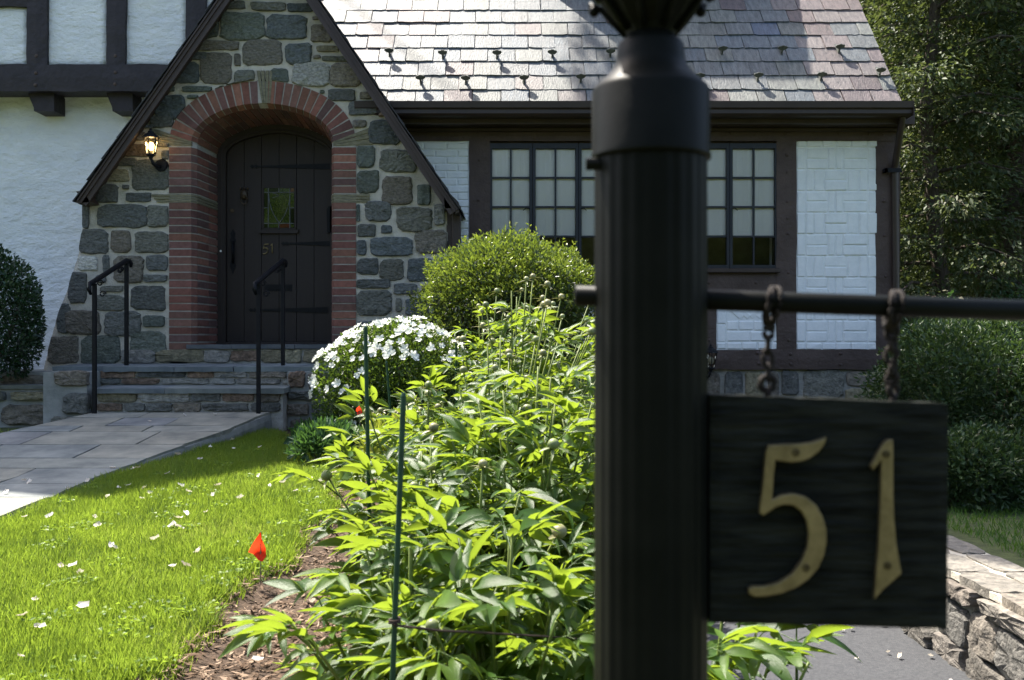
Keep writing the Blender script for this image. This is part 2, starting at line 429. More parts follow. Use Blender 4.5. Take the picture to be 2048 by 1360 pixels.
# ---------------------------------------------------------------- stones
PAL = {
 'd': (0.098, 0.102, 0.096), 'b': (0.082, 0.092, 0.094), 'g': (0.122, 0.122, 0.104), 'n': (0.140, 0.126, 0.104),
 'o': (0.18, 0.165, 0.11), 'r': (0.155, 0.112, 0.082), 'l': (0.21, 0.207, 0.19), 'q': (0.42, 0.40, 0.35), 'e': (0.096, 0.108, 0.094)}
def stone_mesh(name, w, h, d, seed, n=18, power=3.4, rough=0.06, clip=None, crag=0.35):
    """a rounded rough face in the local u (x), v (z) plane, proud towards -y"""
    R = random.Random(seed)
    ph = [R.uniform(0, 6.28) for _ in range(4)]
    out = []
    if power > 4:
        # a roughly squared block: four shifted corners, knocked off, with wobbling edges
        cs = [(sx * (1 - R.uniform(0, .13)), sz * (1 - R.uniform(0, .16))) for sx, sz in ((1, 1), (-1, 1), (-1, -1), (1, -1))]
        m_ = max(4, n // 4)
        ins = [R.uniform(.10, .30) for _ in range(4)]
        for e in range(4):
            (ax, az), (bx, bz) = cs[e], cs[(e + 1) % 4]
            bow = R.uniform(-.05, .10)
            for k in range(m_):
                f = ins[e] * .55 + (1 - ins[e] * .55 - ins[(e + 1) % 4] * .55) * k / (m_ - 1)
                u, v = ax + (bx - ax) * f, az + (bz - az) * f
                wob = bow * math.sin(math.pi * f) + R.uniform(-1, 1) * rough * .55
                if e % 2 == 0: v += wob * (1 if az > 0 else -1)
                else: u += wob * (1 if ax > 0 else -1) * min(1, h / w + .3)
                out.append((u * w / 2, v * h / 2))
        n = len(out)
    else:
        for k in range(n):
            t = 2 * math.pi * (k + R.uniform(-.25, .25)) / n
            c, s = math.cos(t), math.sin(t)
            r = (abs(c) ** power + abs(s) ** power) ** (-1 / power)
            r *= 1 + rough * (0.6 * math.sin(2 * t + ph[0]) * .6 + 0.4 * math.sin(5 * t + ph[1])) + R.uniform(-.03, .03)
            out.append((c * r * w / 2, s * r * h / 2))
    mind = min(w, h)
    bm = bmesh.new()
    rings = []
    tilt = (R.uniform(-.12, .12), R.uniform(-.12, .12))
    for sc, dep in ((1.0, -0.03), (1.0, 0.35), (0.955, 0.80), (0.84, 1.0), (0.45, 1.05)):
        ring = []
        for (u, v) in out:
            shrink = (1 - sc) * mind * 0.5
            L = math.hypot(u, v) or 1
            uu, vv = (u - u / L * shrink, v - v / L * shrink) if sc > 0.6 else (u * sc, v * sc)
            dd = d * dep
            if dep > 0.5:
                dd += d * (crag * mnoise.noise((uu * 14 + seed, vv * 14, 1)) + crag * .5 * mnoise.noise((uu * 40 + seed, vv * 40, 1)) + tilt[0] * uu / w * 2 + tilt[1] * vv / h * 2)
            elif dep < 0: dd = -0.03
            if clip: uu, vv = clip(uu, vv)
            ring.append(bm.verts.new((uu, -dd, vv)))
        rings.append(ring)
    for r0, r1 in zip(rings, rings[1:]):
        for k in range(n): bm.faces.new((r0[k], r0[(k+1) % n], r1[(k+1) % n], r1[k]))
    cx, cz = (0, 0) if not clip else clip(0, 0)
    cv = bm.verts.new((cx, -d * 1.08, cz))
    for k in range(n): bm.faces.new((rings[-1][k], rings[-1][(k+1) % n], cv))
    bmesh.ops.recalc_face_normals(bm, faces=bm.faces)
    me = bpy.data.meshes.new(name); bm.to_mesh(me); bm.free()
    return me

# ================================================================ THE HOUSE
house = thing("tudor_house", (0, 9.0, 0.75), "tudor style house with stone entrance gable, slate roof and dark half-timbering", "house")
YG = 8.60
# outline of the stone gable (grid px at YG)
LEFT = [(-200, 165), (400, 165), (455, 165), (510, 157), (580, 135), (640, 112), (735, 88), (800, 80)]
RIGHT = [(-200, 893), (410, 893), (740, 906), (800, 908)]
def interp(tab, y):
    for (y0, x0), (y1, x1) in zip(tab, tab[1:]):
        if y0 <= y <= y1: return x0 + (x1 - x0) * (y - y0) / (y1 - y0)
    return tab[-1][1]
def wall_l(z):
    py = 680 - (z - CZ) * F / YG
    rake = 168 + (400 - py) * 279 / 400
    return PX(max(interp(LEFT, py), rake - 6), YG)
def wall_r(z):
    py = 680 - (z - CZ) * F / YG
    rake = 890 - (415 - py) * 278 / 415
    return PX(min(interp(RIGHT, py), rake + 8), YG)

# door opening path: centre, half width, spring and rise of the arch
XC, HA, ZS, RB = -2.143, 0.6125, PZ(287, YG), 0.344
ZB = PZ(699, YG)
def path(side_or_t, o):
    """side -1/+1 with z handled by caller; t in [0,pi] along the arch from left to right; o = outward offset"""
    t = side_or_t
    a, b = HA, RB
    x, z = -a * math.cos(t), b * math.sin(t)
    n = Vector((x / (a * a), z / (b * b))); n.normalize()
    return Vector((XC + x + n.x * o, ZS + z + n.y * o))
def opening_x(z, o):
    """half width of the opening at height z for an outward offset o"""
    if z <= ZS: return HA + o
    a, b = HA + o, RB + o
    q = (z - ZS) / b
    return 0 if q >= 1 else a * math.sqrt(1 - q * q)

# mortar body of the gable
bm = bmesh.new()
ztop = PZ(-150, YG)
zz = np.arange(PZ(800, YG), ztop, 0.03)
prev = None
def rowverts(z):
    xl, xr = wall_l(z), wall_r(z)
    hw = opening_x(z, 0.185)
    segs = []
    if hw > 0: segs = [(xl, XC - hw), (XC + hw, xr)]
    else: segs = [(xl, XC), (XC, xr)]
    r = []
    for (a, b), n in zip(segs, (26, 30)):
        r.append([bm.verts.new((a + (b - a) * k / n, YG + 0.007 * mnoise.noise(((a + (b - a) * k / n) * 12, z * 12, 0)) + 0.004 * mnoise.noise(((a + (b - a) * k / n) * 35, z * 35, 0)), z)) for k in range(n + 1)])
    return r
for z in zz:
    if wall_r(z) - wall_l(z) < 0.1: break
    cur = rowverts(z)
    if prev:
        for r0, r1 in zip(prev, cur):
            for k in range(len(r0) - 1): bm.faces.new((r0[k], r0[k+1], r1[k+1], r1[k]))
        # side returns
        for a, b, s in ((prev[0][0], cur[0][0], 1), (prev[1][-1], cur[1][-1], -1)):
            va = bm.verts.new((a.co.x, 9.2, a.co.z)); vb = bm.verts.new((b.co.x, 9.2, b.co.z))
            bm.faces.new((a, b, vb, va))
    prev = cur
gable = bm_obj("stone_gable_wall", bm, m_mortar, house, smooth=True)

STONES = [ # x0,y0,x1,y1,colour
 (302,233,347,255,'d'),(279,249,307,257,'d'),(267,264,292,281,'n'),(248,288,300,314,'r'),(315,287,342,294,'n'),(324,301,341,319,'d'),
 (230,317,271,333,'d'),(205,338,259,363,'o'),(265,322,340,382,'g'),(189,368,237,405,'d'),(246,370,259,378,'d'),(251,385,303,405,'d'),(165,405,179,454,'d'),
 (194,409,289,456,'d'),(296,411,337,455,'g'),(160,461,216,506,'d'),(222,461,261,505,'n'),(269,461,337,506,'g'),(155,512,196,541,'q'),(207,512,219,545,'d'),
 (227,512,287,564,'n'),(293,511,335,542,'d'),(290,549,334,564,'d'),(136,547,175,604,'d'),(193,550,212,565,'d'),(202,571,247,584,'g'),(186,591,250,621,'g'),
 (260,572,331,622,'d'),(114,607,140,665,'d'),(134,620,201,669,'n'),(210,622,280,671,'d'),(287,631,330,654,'e'),(260,661,331,706,'e'),(95,671,159,728,'n'),
 (164,672,240,728,'e'),(255,709,345,723,'o'),
 (447,2,491,19,'d'),(503,5,570,23,'g'),(407,32,437,76,'e'),(440,25,528,78,'e'),(392,81,480,101,'n'),(379,105,415,120,'d'),(403,109,464,166,'n'),(469,107,481,132,'n'),
 (486,81,564,132,'n'),(470,140,510,170,'g'),(341,124,397,168,'b'),(327,173,349,184,'e'),(366,173,425,184,'e'),(439,172,458,178,'g'),(310,192,369,237,'b'),(375,191,397,198,'e'),
 (576,7,626,25,'b'),(532,30,616,79,'b'),(625,33,640,40,'n'),(622,49,665,85,'n'),(634,92,678,104,'o'),(572,87,624,128,'b'),(627,111,641,117,'n'),(646,113,698,123,'g'),
 (543,137,578,165,'e'),(586,125,660,174,'l'),(663,126,722,175,'n'),(640,181,649,187,'e'),(656,178,709,203,'d'),(720,184,742,198,'n'),(697,202,755,231,'d'),(757,225,767,233,'r'),
 (706,240,733,255,'n'),(741,239,801,290,'b'),(713,292,750,336,'e'),(759,300,830,344,'g'),(712,340,758,387,'e'),(764,353,824,409,'n'),(833,367,861,410,'e'),(713,409,720,442,'e'),
 (731,404,780,442,'d'),(793,415,862,464,'g'),(868,408,890,452,'l'),(715,449,751,473,'d'),(762,450,784,467,'b'),(714,481,732,509,'b'),(742,474,823,511,'b'),(830,461,893,509,'n'),(714,517,756,549,'d'),
 (761,520,808,561,'g'),(815,517,864,560,'b'),(714,558,781,577,'d'),(788,567,836,588,'d'),(711,581,785,631,'g'),(791,597,803,623,'g'),(810,597,858,632,'b'),
 (870,518,900,556,'d'),(843,567,898,592,'g'),(866,600,902,645,'e'),(715,640,770,690,'d'),(778,642,840,690,'g'),(848,652,900,692,'d'),(716,698,800,728,'n'),(808,700,900,730,'d'),
 (440,-25,500,-5,'d'),(508,-28,570,-4,'g'),(578,-24,605,-4,'d'),(470,-60,530,-34,'n'),(540,-62,590,-34,'d'),(515,-95,560,-70,'b')]
for i, (x0, y0, x1, y1, c) in enumerate(STONES):
    cx, cz = PX((x0 + x1) / 2, YG), PZ((y0 + y1) / 2, YG)
    w, h = (x1 - x0) * YG / F * 1.07, (y1 - y0) * YG / F * 1.07
    def clip(u, v, cx=cx, cz=cz):
        z = cz + v
        u = max(u, wall_l(z) + 0.004 - cx); u = min(u, wall_r(z) - 0.004 - cx)
        hw = opening_x(z, 0.198)
        if hw > 0:
            if cx < XC: u = min(u, XC - hw - cx)
            else: u = max(u, XC + hw - cx)
        return u, v
    me = stone_mesh("stone", w, h, 0.020 + 0.012 * random.random(), i * 7 + 3, n=28 if w > 0.2 else 18, power=6.5, rough=0.075, clip=clip, crag=.5)
    col = tone(PAL[c], 0.95, 1.5)
    mesh_obj("stone", me, m_stone, gable, Matrix.Translation((cx, YG + 0.004, cz)), col)

# ---- brick door surround
def brick_col():
    base = random.choice([(0.195, 0.082, 0.060), (0.175, 0.076, 0.060), (0.140, 0.070, 0.060), (0.215, 0.100, 0.068), (0.130, 0.074, 0.066), (0.185, 0.096, 0.072)])
    k = random.uniform(0.68, 1.15)
    return [c * k for c in base]
def strip_solid(name, secA, secB, mat, parent, color=None):
    """solid between two cross sections (lists of 3-D points)"""
    bm = bmesh.new()
    a = [bm.verts.new(p) for p in secA]; b = [bm.verts.new(p) for p in secB]
    n = len(a)
    bm.faces.new(a); bm.faces.new(b[::-1])
    for i in range(n): bm.faces.new((a[i], a[(i+1) % n], b[(i+1) % n], b[i]))
    return bm_obj(name, bm, mat, parent, color=color)
PROFS = {'front': [(0.19, 8.590), (0.0, 8.590), (-0.030, 8.655), (-0.028, 8.70), (0.19, 8.70)],
         'mid': [(-0.031, 8.668), (-0.050, 8.922), (0.03, 8.922), (0.03, 8.668)],
         'back': [(-0.051, 8.934), (-0.066, 9.145), (0.03, 9.145), (0.03, 8.934)]}
def jamb_sec(side, z, prof, j=0.0):
    return [Vector((XC + side * (HA + o), y + (j if i < 2 else 0), z)) for i, (o, y) in enumerate(prof)]
def arch_sec(t, prof, j=0.0):
    r = []
    for i, (o, y) in enumerate(prof):
        p = path(t, o); r.append(Vector((p.x, y + (j if i < 2 else 0), p.y)))
    return r
# mortar core, recessed
bm = bmesh.new()
core = [(0.192, 8.594), (0.003, 8.594), (-0.026, 8.657), (-0.058, 9.16), (0.05, 9.16), (0.192, 8.72)]
secs = []
for z in (ZB, ZS): secs.append(jamb_sec(-1, z, core))
for k in range(1, 40): secs.append(arch_sec(math.pi * k / 40, core))
for z in (ZS, ZB): secs.append(jamb_sec(1, z, core))
vs_ = [[bm.verts.new(p) for p in s] for s in secs]
for a, b in zip(vs_, vs_[1:]):
    for i in range(len(core)): bm.faces.new((a[i], a[(i+1) % len(core)], b[(i+1) % len(core)], b[i]))
surround = bm_obj("door_surround", bm, m_mortar_grey, house)
BH, BJ = 0.0560, 0.0110
z = ZB
zb0, zb1 = PZ(405, YG), PZ(388, YG)        # level tile band
course = []
while z + BH < ZS - 0.02:
    if z + BH > zb0 and z < zb1:
        z = zb1 + 0.008; continue
    course.append(z); z += BH + BJ
for side in (-1, 1):
    for ci, z in enumerate(course):
        c = brick_col()
        j = random.uniform(-.003, .002)
        strip_solid("brick", jamb_sec(side, z, PROFS['front'], j), jamb_sec(side, z + BH, PROFS['front'], j), m_brick, surround, c)
        for k in ('mid', 'back'):
            strip_solid("brick", jamb_sec(side, z + 0.004, PROFS[k]), jamb_sec(side, z + BH, PROFS[k]), m_brick, surround, brick_col())
    for k in range(3):                         # tiles of the level band
        za = zb0 + (zb1 - zb0) * k / 3
        pr = [(0.30 + 0.02 * k * side * -1 if side < 0 else 0.31, 8.588), (0.0, 8.588), (-0.034, 8.655), (-0.07, 9.14), (0.05, 9.14), (0.30, 8.66)]
        strip_solid("tile", jamb_sec(side, za + 0.003, pr), jamb_sec(side, za + (zb1 - zb0) / 3 - 0.004, pr), m_tile, surround)
    for k in range(3):                         # fanned tiles where the arch springs
        a0, a1 = 0.02 + 0.055 * k, 0.02 + 0.055 * (k + 1) - 0.012
        i0, i1 = 0.012 * k - 0.02, 0.012 * (k + 1) - 0.022
        x_in, x_out = XC + side * (HA - 0.005), XC + side * (HA + (0.36 if side < 0 else 0.33))
        pts = [Vector((x_in, 8.586, ZS + i0)), Vector((x_out, 8.586, ZS - 0.03 + a0)), Vector((x_out, 8.586, ZS - 0.03 + a1)), Vector((x_in, 8.586, ZS + i1))]
        bm = bmesh.new(); poly_prism(bm, pts, Vector((0, 0.09, 0)))
        bm_obj("tile", bm, m_tile, surround)
# arch
def t_list(o, t0, t1, n):
    """n equal arc lengths between t0 and t1 at offset o"""
    ts = np.linspace(t0, t1, 400); pts = [path(t, o) for t in ts]
    d = np.concatenate([[0], np.cumsum([(b - a).length for a, b in zip(pts, pts[1:])])])
    return np.interp(np.linspace(0, d[-1], n + 1), d, ts)
for half in (0, 1):
    t0, t1 = (0.05, math.pi / 2 - 0.055) if half == 0 else (math.pi / 2 + 0.055, math.pi - 0.05)
    tl = t_list(0.09, t0, t1, 12)
    for a, b in zip(tl, tl[1:]):
        g_ = (b - a) * 0.085
        j = random.uniform(-.004, .002)
        strip_solid("brick", arch_sec(a + g_, PROFS['front'], j), arch_sec(b - g_, PROFS['front'], j), m_brick, surround, brick_col())
    for k in ('mid', 'back'):
        tl2 = t_list(-0.04, 0.02 if half == 0 else math.pi / 2, math.pi / 2 if half == 0 else math.pi - 0.02, 11)
        off = 0.0 if k == 'mid' else 0.4
        for a, b in zip(tl2, tl2[1:]):
            g_ = (b - a) * 0.07
            strip_solid("brick", arch_sec(a + g_, PROFS[k]), arch_sec(b - g_, PROFS[k]), m_brick, surround, brick_col())
for k in range(4):                              # fanned tiles in place of a keystone
    xt0, xt1 = 513 + k * 9, 513 + (k + 1) * 9 - 2.5
    xb0, xb1 = 524 + k * 4.2, 524 + (k + 1) * 4.2 - 0.8
    pts = [W(xt0, 141, 8.584), W(xt1, 141, 8.584), W(xb1, 206, 8.584), W(xb0, 206, 8.584)]
    bm = bmesh.new(); poly_prism(bm, pts, Vector((0, 0.09, 0))); bm_obj("tile", bm, m_tile, surround)

# ---- door
YD = 9.20
def leaf_top(x, o):
    a, b = HA + o, RB + o
    t = min(1, abs(x - XC) / a)
    return ZS + b * (0.86 * math.sqrt(max(0, 1 - t * t)) + 0.14 * (1 - t))
ZD = PZ(683, YD)
xl, xr = XC - HA + 0.13, XC + HA - 0.13
door = box_obj("door", xl + .01, xr - .01, YD + 0.035, YD + 0.06, ZD, ZS + 0.1, m_door, house)
NP = 6
bounds = [xl + (xr - xl) * k / NP for k in range(NP + 1)]
for a, b in zip(bounds, bounds[1:]):
    a2, b2 = a + 0.0025, b - 0.0025
    pts = [Vector((a2, YD, ZD)), Vector((b2, YD, ZD))] + [Vector((x, YD, leaf_top(x, -0.128))) for x in np.linspace(b2, a2, 7)]
    bm = bmesh.new(); poly_prism(bm, pts, Vector((0, 0.036, 0)))
    bm_obj("plank", bm, m_door, door)
# frame swept round the opening
bm = bmesh.new()
fp = [(-0.055, 9.135), (-0.10, 9.135), (-0.115, 9.15), (-0.135, 9.15), (-0.135, 9.24), (-0.055, 9.24)]
secs = [[Vector((XC - HA - o, y, ZD - 0.03)) for o, y in fp]]
for x in np.linspace(-1, 1, 41):
    xx = math.sin(x * math.pi / 2)
    s = []
    for o, y in fp:
        X = XC + xx * (HA + o); s.append(Vector((X, y, leaf_top(X, o))))
    secs.append(s)
secs.append([Vector((XC + HA + o, y, ZD - 0.03)) for o, y in fp])
vs_ = [[bm.verts.new(p) for p in s] for s in secs]
for a, b in zip(vs_, vs_[1:]):
    for i in range(len(fp)): bm.faces.new((a[i], a[(i+1) % len(fp)], b[(i+1) % len(fp)], b[i]))
frame = bm_obj("door_frame", bm, m_door, house, smooth=False)
box_obj("door_sill", XC - HA + .06, XC + HA - .06, 9.10, 9.24, ZD - 0.035, ZD - 0.003, m_door, house, 0.004)
def dpoly(pts, y0, th, mat, name, parent=None, color=None):
    bm = bmesh.new(); poly_prism(bm, [W(px, py, YD) + Vector((0, y0 - YD, 0)) for px, py in pts], Vector((0, th, 0)))
    return bm_obj(name, bm, mat, parent or door, color=color)
for (xa, xb, yc) in ((500, 664, 333), (562, 662, 487), (497, 656, 620)):
    hy = 5 if yc != 487 else 4
    dpoly([(xa + 14, yc - 1.5), (xb, yc - hy - 1), (xb, yc + hy + 1), (xa + 14, yc + 1.8)], YD - 0.008, 0.010, m_iron, "strap_hinge")
    dpoly([(xa, yc), (xa + 5, yc - 4), (xa + 8, yc - 1.5), (xa + 13, yc - 4), (xa + 16, yc), (xa + 13, yc + 4), (xa + 8, yc + 1.5), (xa + 5, yc + 4)], YD - 0.010, 0.012, m_iron, "hinge_finial")
# leaded window
x0, x1, y0, y1 = 528, 589, 376, 456
dpoly([(x0 - 4, y0 - 4), (x1 + 4, y0 - 4), (x1 + 4, y0), (x0 - 4, y0)], YD - 0.012, 0.02, m_door, "window_moulding")
dpoly([(x0 - 4, y0), (x0, y0), (x0, y1), (x0 - 4, y1)], YD - 0.012, 0.02, m_door, "window_moulding")
dpoly([(x1, y0), (x1 + 4, y0), (x1 + 4, y1), (x1, y1)], YD - 0.012, 0.02, m_door, "window_moulding")
dpoly([(x0 - 12, y1 + 4), (x1 + 10, y1 + 4), (x1 + 7, y1 + 11), (x0 - 9, y1 + 11)], YD - 0.03, 0.04, m_door, "window_ledge")
m_pane_dark = M("pane_backing", (0.004, 0.004, 0.003), None, 3, 0.06, spec=1.0)
m_pane_green = M("stained_pane", (0.012, 0.022, 0.006), (0.06, 0.075, 0.012), 60, 0.06, spec=1.0)
m_pane_red = M("red_pane", (0.06, 0.008, 0.006), (0.12, 0.018, 0.01), 60, 0.06, spec=1.0)
gx = [x0, x0 + 9, x0 + 30, x1 - 9, x1]; gy = [y0, y0 + 9, y0 + 40, y1 - 9, y1]
for i in range(4):
    for j in range(4):
        inner = 0 < i < 3 and 0 < j < 3
        if inner: continue
        mt = m_pane_red if (i + 2 * j) % 5 == 3 else (m_pane_dark if (i + j) % 2 else m_pane_green)
        dpoly([(gx[i] + .8, gy[j] + .8), (gx[i+1] - .8, gy[j] + .8), (gx[i+1] - .8, gy[j+1] - .8), (gx[i] + .8, gy[j+1] - .8)], YD - 0.004, 0.004, mt, "pane")
dpoly([(gx[1] + .8, gy[1] + .8), (gx[3] - .8, gy[1] + .8), (gx[3] - .8, gy[3] - .8), (gx[1] + .8, gy[3] - .8)], YD - 0.003, 0.003, m_pane_green, "pane")
bm = bmesh.new()
for gxx in gx[1:2] + gx[3:4]: tube(bm, [W(gxx, y0, YD) + Vector((0, -.008, 0)), W(gxx, y1, YD) + Vector((0, -.008, 0))], 0.0042, 6)
for gyy in gy[1:2] + gy[3:4]: tube(bm, [W(x0, gyy, YD) + Vector((0, -.008, 0)), W(x1, gyy, YD) + Vector((0, -.008, 0))], 0.0042, 6)
for gxx in (x0 + 30,):
    tube(bm, [W(gxx, y0, YD) + Vector((0, -.008, 0)), W(gxx, y0 + 9, YD) + Vector((0, -.008, 0))], 0.004, 6)
    tube(bm, [W(gxx, y1 - 9, YD) + Vector((0, -.008, 0)), W(gxx, y1, YD) + Vector((0, -.008, 0))], 0.004, 6)
for s in (-1, 1):
    tube(bm, [W(559 + s * (21 - 21 * (k / 8) ** 2.2), 388 + 58 * k / 8, YD) + Vector((0, -.008, 0)) for k in range(9)], 0.004, 6)
    tube(bm, [W(x0 if s < 0 else x1, 416, YD) + Vector((0, -.008, 0)), W(x0 + 9 if s < 0 else x1 - 9, 416, YD) + Vector((0, -.008, 0))], 0.004, 6)
tube(bm, [W(545 + 12 * math.sin(k / 6 * 3.14), 386 + 10 * k / 6, YD) + Vector((0, -.008, 0)) for k in range(7)], 0.0035, 6)
bm_obj("lead_came", bm, m_lead, door)
# knocker
bm = bmesh.new()
bmesh.ops.create_icosphere(bm, subdivisions=2, radius=0.04, matrix=Matrix.Translation(W(488, 389, YD - .012)) @ Matrix.Diagonal((0.9, 0.55, 1.25, 1)))
for s in (-1, 0, 1):
    bmesh.ops.create_icosphere(bm, subdivisions=1, radius=0.013, matrix=Matrix.Translation(W(488 + s * 7, 377, YD - .02)))
tube(bm, [W(488 + 7 * math.cos(t), 399 + 9 * math.sin(t), YD - .035) for t in np.linspace(0, 6.283, 13)], 0.006, 6)
bm_obj("door_knocker", bm, M("knocker_bronze", (0.05, 0.035, 0.022), (0.09, 0.065, 0.04), 60, 0.5, metallic=0.4), door, smooth=True)
bm = bmesh.new()
tube(bm, [W(464.5, 421, YD + .002), W(464.5, 421, YD - .012)], 0.018, 14); tube(bm, [W(464.5, 421, YD - .012), W(464.5, 421, YD - .018)], 0.011, 12)
bm_obj("lock_cylinder", bm, M("lock_bronze", (0.07, 0.05, 0.035), None, 10, 0.5, metallic=0.6), door)
# handle set
dpoly([(466, 459), (471, 467), (469, 474), (472, 480), (469, 490), (469, 520), (472, 532), (469, 540), (466, 549), (463, 540), (460, 532), (463, 520), (463, 490), (460, 480), (463, 474), (461, 467)], YD - 0.008, 0.01, m_iron, "handle_plate")
bm = bmesh.new()
tube(bm, [W(466, 484, YD - .008), W(466, 488, YD - .05), W(466, 500, YD - .062), W(466, 514, YD - .058), W(466, 526, YD - .008)], [0.008, .01, .012, .011, .008], 8)
bm_obj("door_handle", bm, m_iron, door, smooth=True)
bm = bmesh.new()
tube(bm, [W(441.5, 502, 9.136), W(441.5, 502, 9.128)], 0.010, 12)
bm_obj("bell_button", bm, M("bell_white", (0.7, 0.7, 0.66), None, 5, 0.4), frame)
dpoly([(529, 569), (584, 569), (584, 582), (529, 582)], YD - 0.007, 0.009, m_iron, "letter_plate")
dpoly([(534, 572.5), (579, 572.5), (579, 578.5), (534, 578.5)], YD - 0.012, 0.006, m_iron, "letter_flap")
dpoly([(655, 421), (659, 414), (667, 413), (667, 466), (656, 466)], YD - 0.05, 0.05, m_iron, "letter_box")
def stroke(name, pts, th, rad, mat, parent):
    bm = bmesh.new(); tube(bm, pts, rad, 6); return bm_obj(name, bm, mat, parent, smooth=True)
m_brass2 = M("door_number_brass", (0.24, 0.18, 0.08), (0.36, 0.28, 0.14), 60, 0.5, metallic=0.3)
YN = YD - 0.008
stroke("number_five", [W(x, y, YN) for x, y in ((537.5, 488), (532, 488.3), (528.6, 489), (527.8, 493), (527, 497), (530, 495.5), (534, 496), (536, 499.5), (535.2, 503.5), (532, 506.5), (528, 507.5), (525.5, 507))], 0, 0.0062, m_brass2, door)
stroke("number_one", [W(x, y, YN) for x, y in ((541.5, 491.5), (544.6, 487.6), (544.6, 492), (544.4, 506))], 0, 0.006, m_brass2, door)

# ---- porch roof: bargeboards, verge slates, roof planes
YB = 8.40
def rake_board(name, side, inner, width, y0, y1, mat, lift=0.0):
    (xa, ya), (xb, yb) = inner
    A, B = W(xa, ya, YB), W(xb, yb, YB)
    d = (B - A).normalized()
    nrm_ = Vector((-d.z, 0, d.x)) if side < 0 else Vector((d.z, 0, -d.x))
    if nrm_.z < 0: nrm_ = -nrm_
    A2, B2 = A + nrm_ * lift, B + nrm_ * lift
    pts = [A2, B2, B2 + nrm_ * width, A2 + nrm_ * width]
    bm = bmesh.new(); poly_prism(bm, [Vector((p.x, y0, p.z)) for p in pts], Vector((0, y1 - y0, 0)))
    return bm_obj(name, bm, mat, house), A, B, d, nrm_
for side, inner in ((-1, ((172, 412), (558, -141))), (1, ((900, 430), (520, -137)))):
    o1, A, B, d, nv = rake_board("bargeboard", side, inner, 0.066, YB, YB + 0.03, m_trim)
    rake_board("bargeboard_moulding", side, inner, 0.026, YB - 0.014, YB + 0.0, m_trim, 0.042)
    rake_board("bargeboard_moulding", side, inner, 0.012, YB - 0.026, YB + 0.0, m_trim, 0.069)
    # roof plane carrying the slates
    L = (B - A).length
    bm = bmesh.new()
    e0, e1 = A + nv * 0.084 - d * 0.02, B + nv * 0.084
    poly_prism(bm, [Vector((p.x, YB - 0.01, p.z)) for p in (e0, e1, e1 - nv * 0.03, e0 - nv * 0.03)], Vector((0, 2.1, 0)))
    pr = bm_obj("porch_roof", bm, m_trim, house)
    n = int(L / 0.216)
    for k in range(n):
        p = A + d * (k * 0.216 - 0.03) + nv * 0.086
        q = p + d * 0.30
        rise = 0.020
        for row in range(6):
            yy0 = YB - 0.035 + row * 0.27 + random.uniform(-.008, .008); yy1 = yy0 + 0.262
            pts = [p + nv * (0.010 + 0.005 * random.random()), q + nv * 0.002, q + nv * 0.008, p + nv * 0.021]
            bm = bmesh.new(); poly_prism(bm, [Vector((v.x, yy0, v.z)) for v in pts], Vector((0, yy1 - yy0, 0)))
            kk = random.uniform(0.3, 0.55)
            bm_obj("slate", bm, m_slate, pr, color=(0.16 * kk, 0.155 * kk, 0.15 * kk))
# returned ends of the eaves
bm = bmesh.new(); poly_prism(bm, [W(p[0], p[1], YB) for p in ((152, 383), (166, 381), (180, 404), (161, 406), (159, 392))], Vector((0, 0.7, 0)))
bm_obj("eave_end", bm, m_trim, house)
bm = bmesh.new(); poly_prism(bm, [W(p[0], p[1], YB) for p in ((888, 392), (899, 386), (917, 404), (918, 426), (911, 428), (908, 416), (889, 417))], Vector((0, 0.55, 0)))
bm_obj("eave_end", bm, m_gutter, house)
box_obj("downpipe", PX(905, 8.62), PX(922, 8.62), 8.56, 8.64, PZ(740, 8.6), PZ(412, 8.6), m_gutter, house, 0.006)
box_obj("cheek_board", PX(893, 8.6), PX(904, 8.6), 8.60, 8.98, PZ(740, 8.6), PZ(410, 8.6), m_trim, house)
# ---- left wing: stucco below, jettied half-timbered storey above
YL, YU = 9.02, 8.78
def grid_wall(name, x0, x1, z0, z1, y, mat, parent, step=0.06, amp=0.006, th=0.15):
    bm = bmesh.new()
    nx_, nz_ = max(2, int((x1 - x0) / step)), max(2, int((z1 - z0) / step))
    g_ = [[bm.verts.new((x0 + (x1 - x0) * i / nx_, y + (amp * mnoise.noise(((x0 + (x1 - x0) * i / nx_) * 6, (z0 + (z1 - z0) * j / nz_) * 9, y)) if 0 < i < nx_ and 0 < j < nz_ else 0), z0 + (z1 - z0) * j / nz_)) for i in range(nx_ + 1)] for j in range(nz_ + 1)]
    for j in range(nz_):
        for i in range(nx_): bm.faces.new((g_[j][i], g_[j][i+1], g_[j+1][i+1], g_[j+1][i]))
    bd = [g_[0][i] for i in range(nx_ + 1)] + [g_[j][nx_] for j in range(1, nz_ + 1)] + [g_[nz_][i] for i in range(nx_ - 1, -1, -1)] + [g_[j][0] for j in range(nz_ - 1, 0, -1)]
    bb = [bm.verts.new((v.co.x, y + th, v.co.z)) for v in bd]
    for k in range(len(bd)): bm.faces.new((bd[k], bd[(k+1) % len(bd)], bb[(k+1) % len(bd)], bb[k]))
    return bm_obj(name, bm, mat, parent, smooth=True)
XW = -2.95
XQ = -1.35
grid_wall("stucco_wall", -8.2, XW, 1.0, PZ(180, YL), YL, m_stucco, house, 0.08)
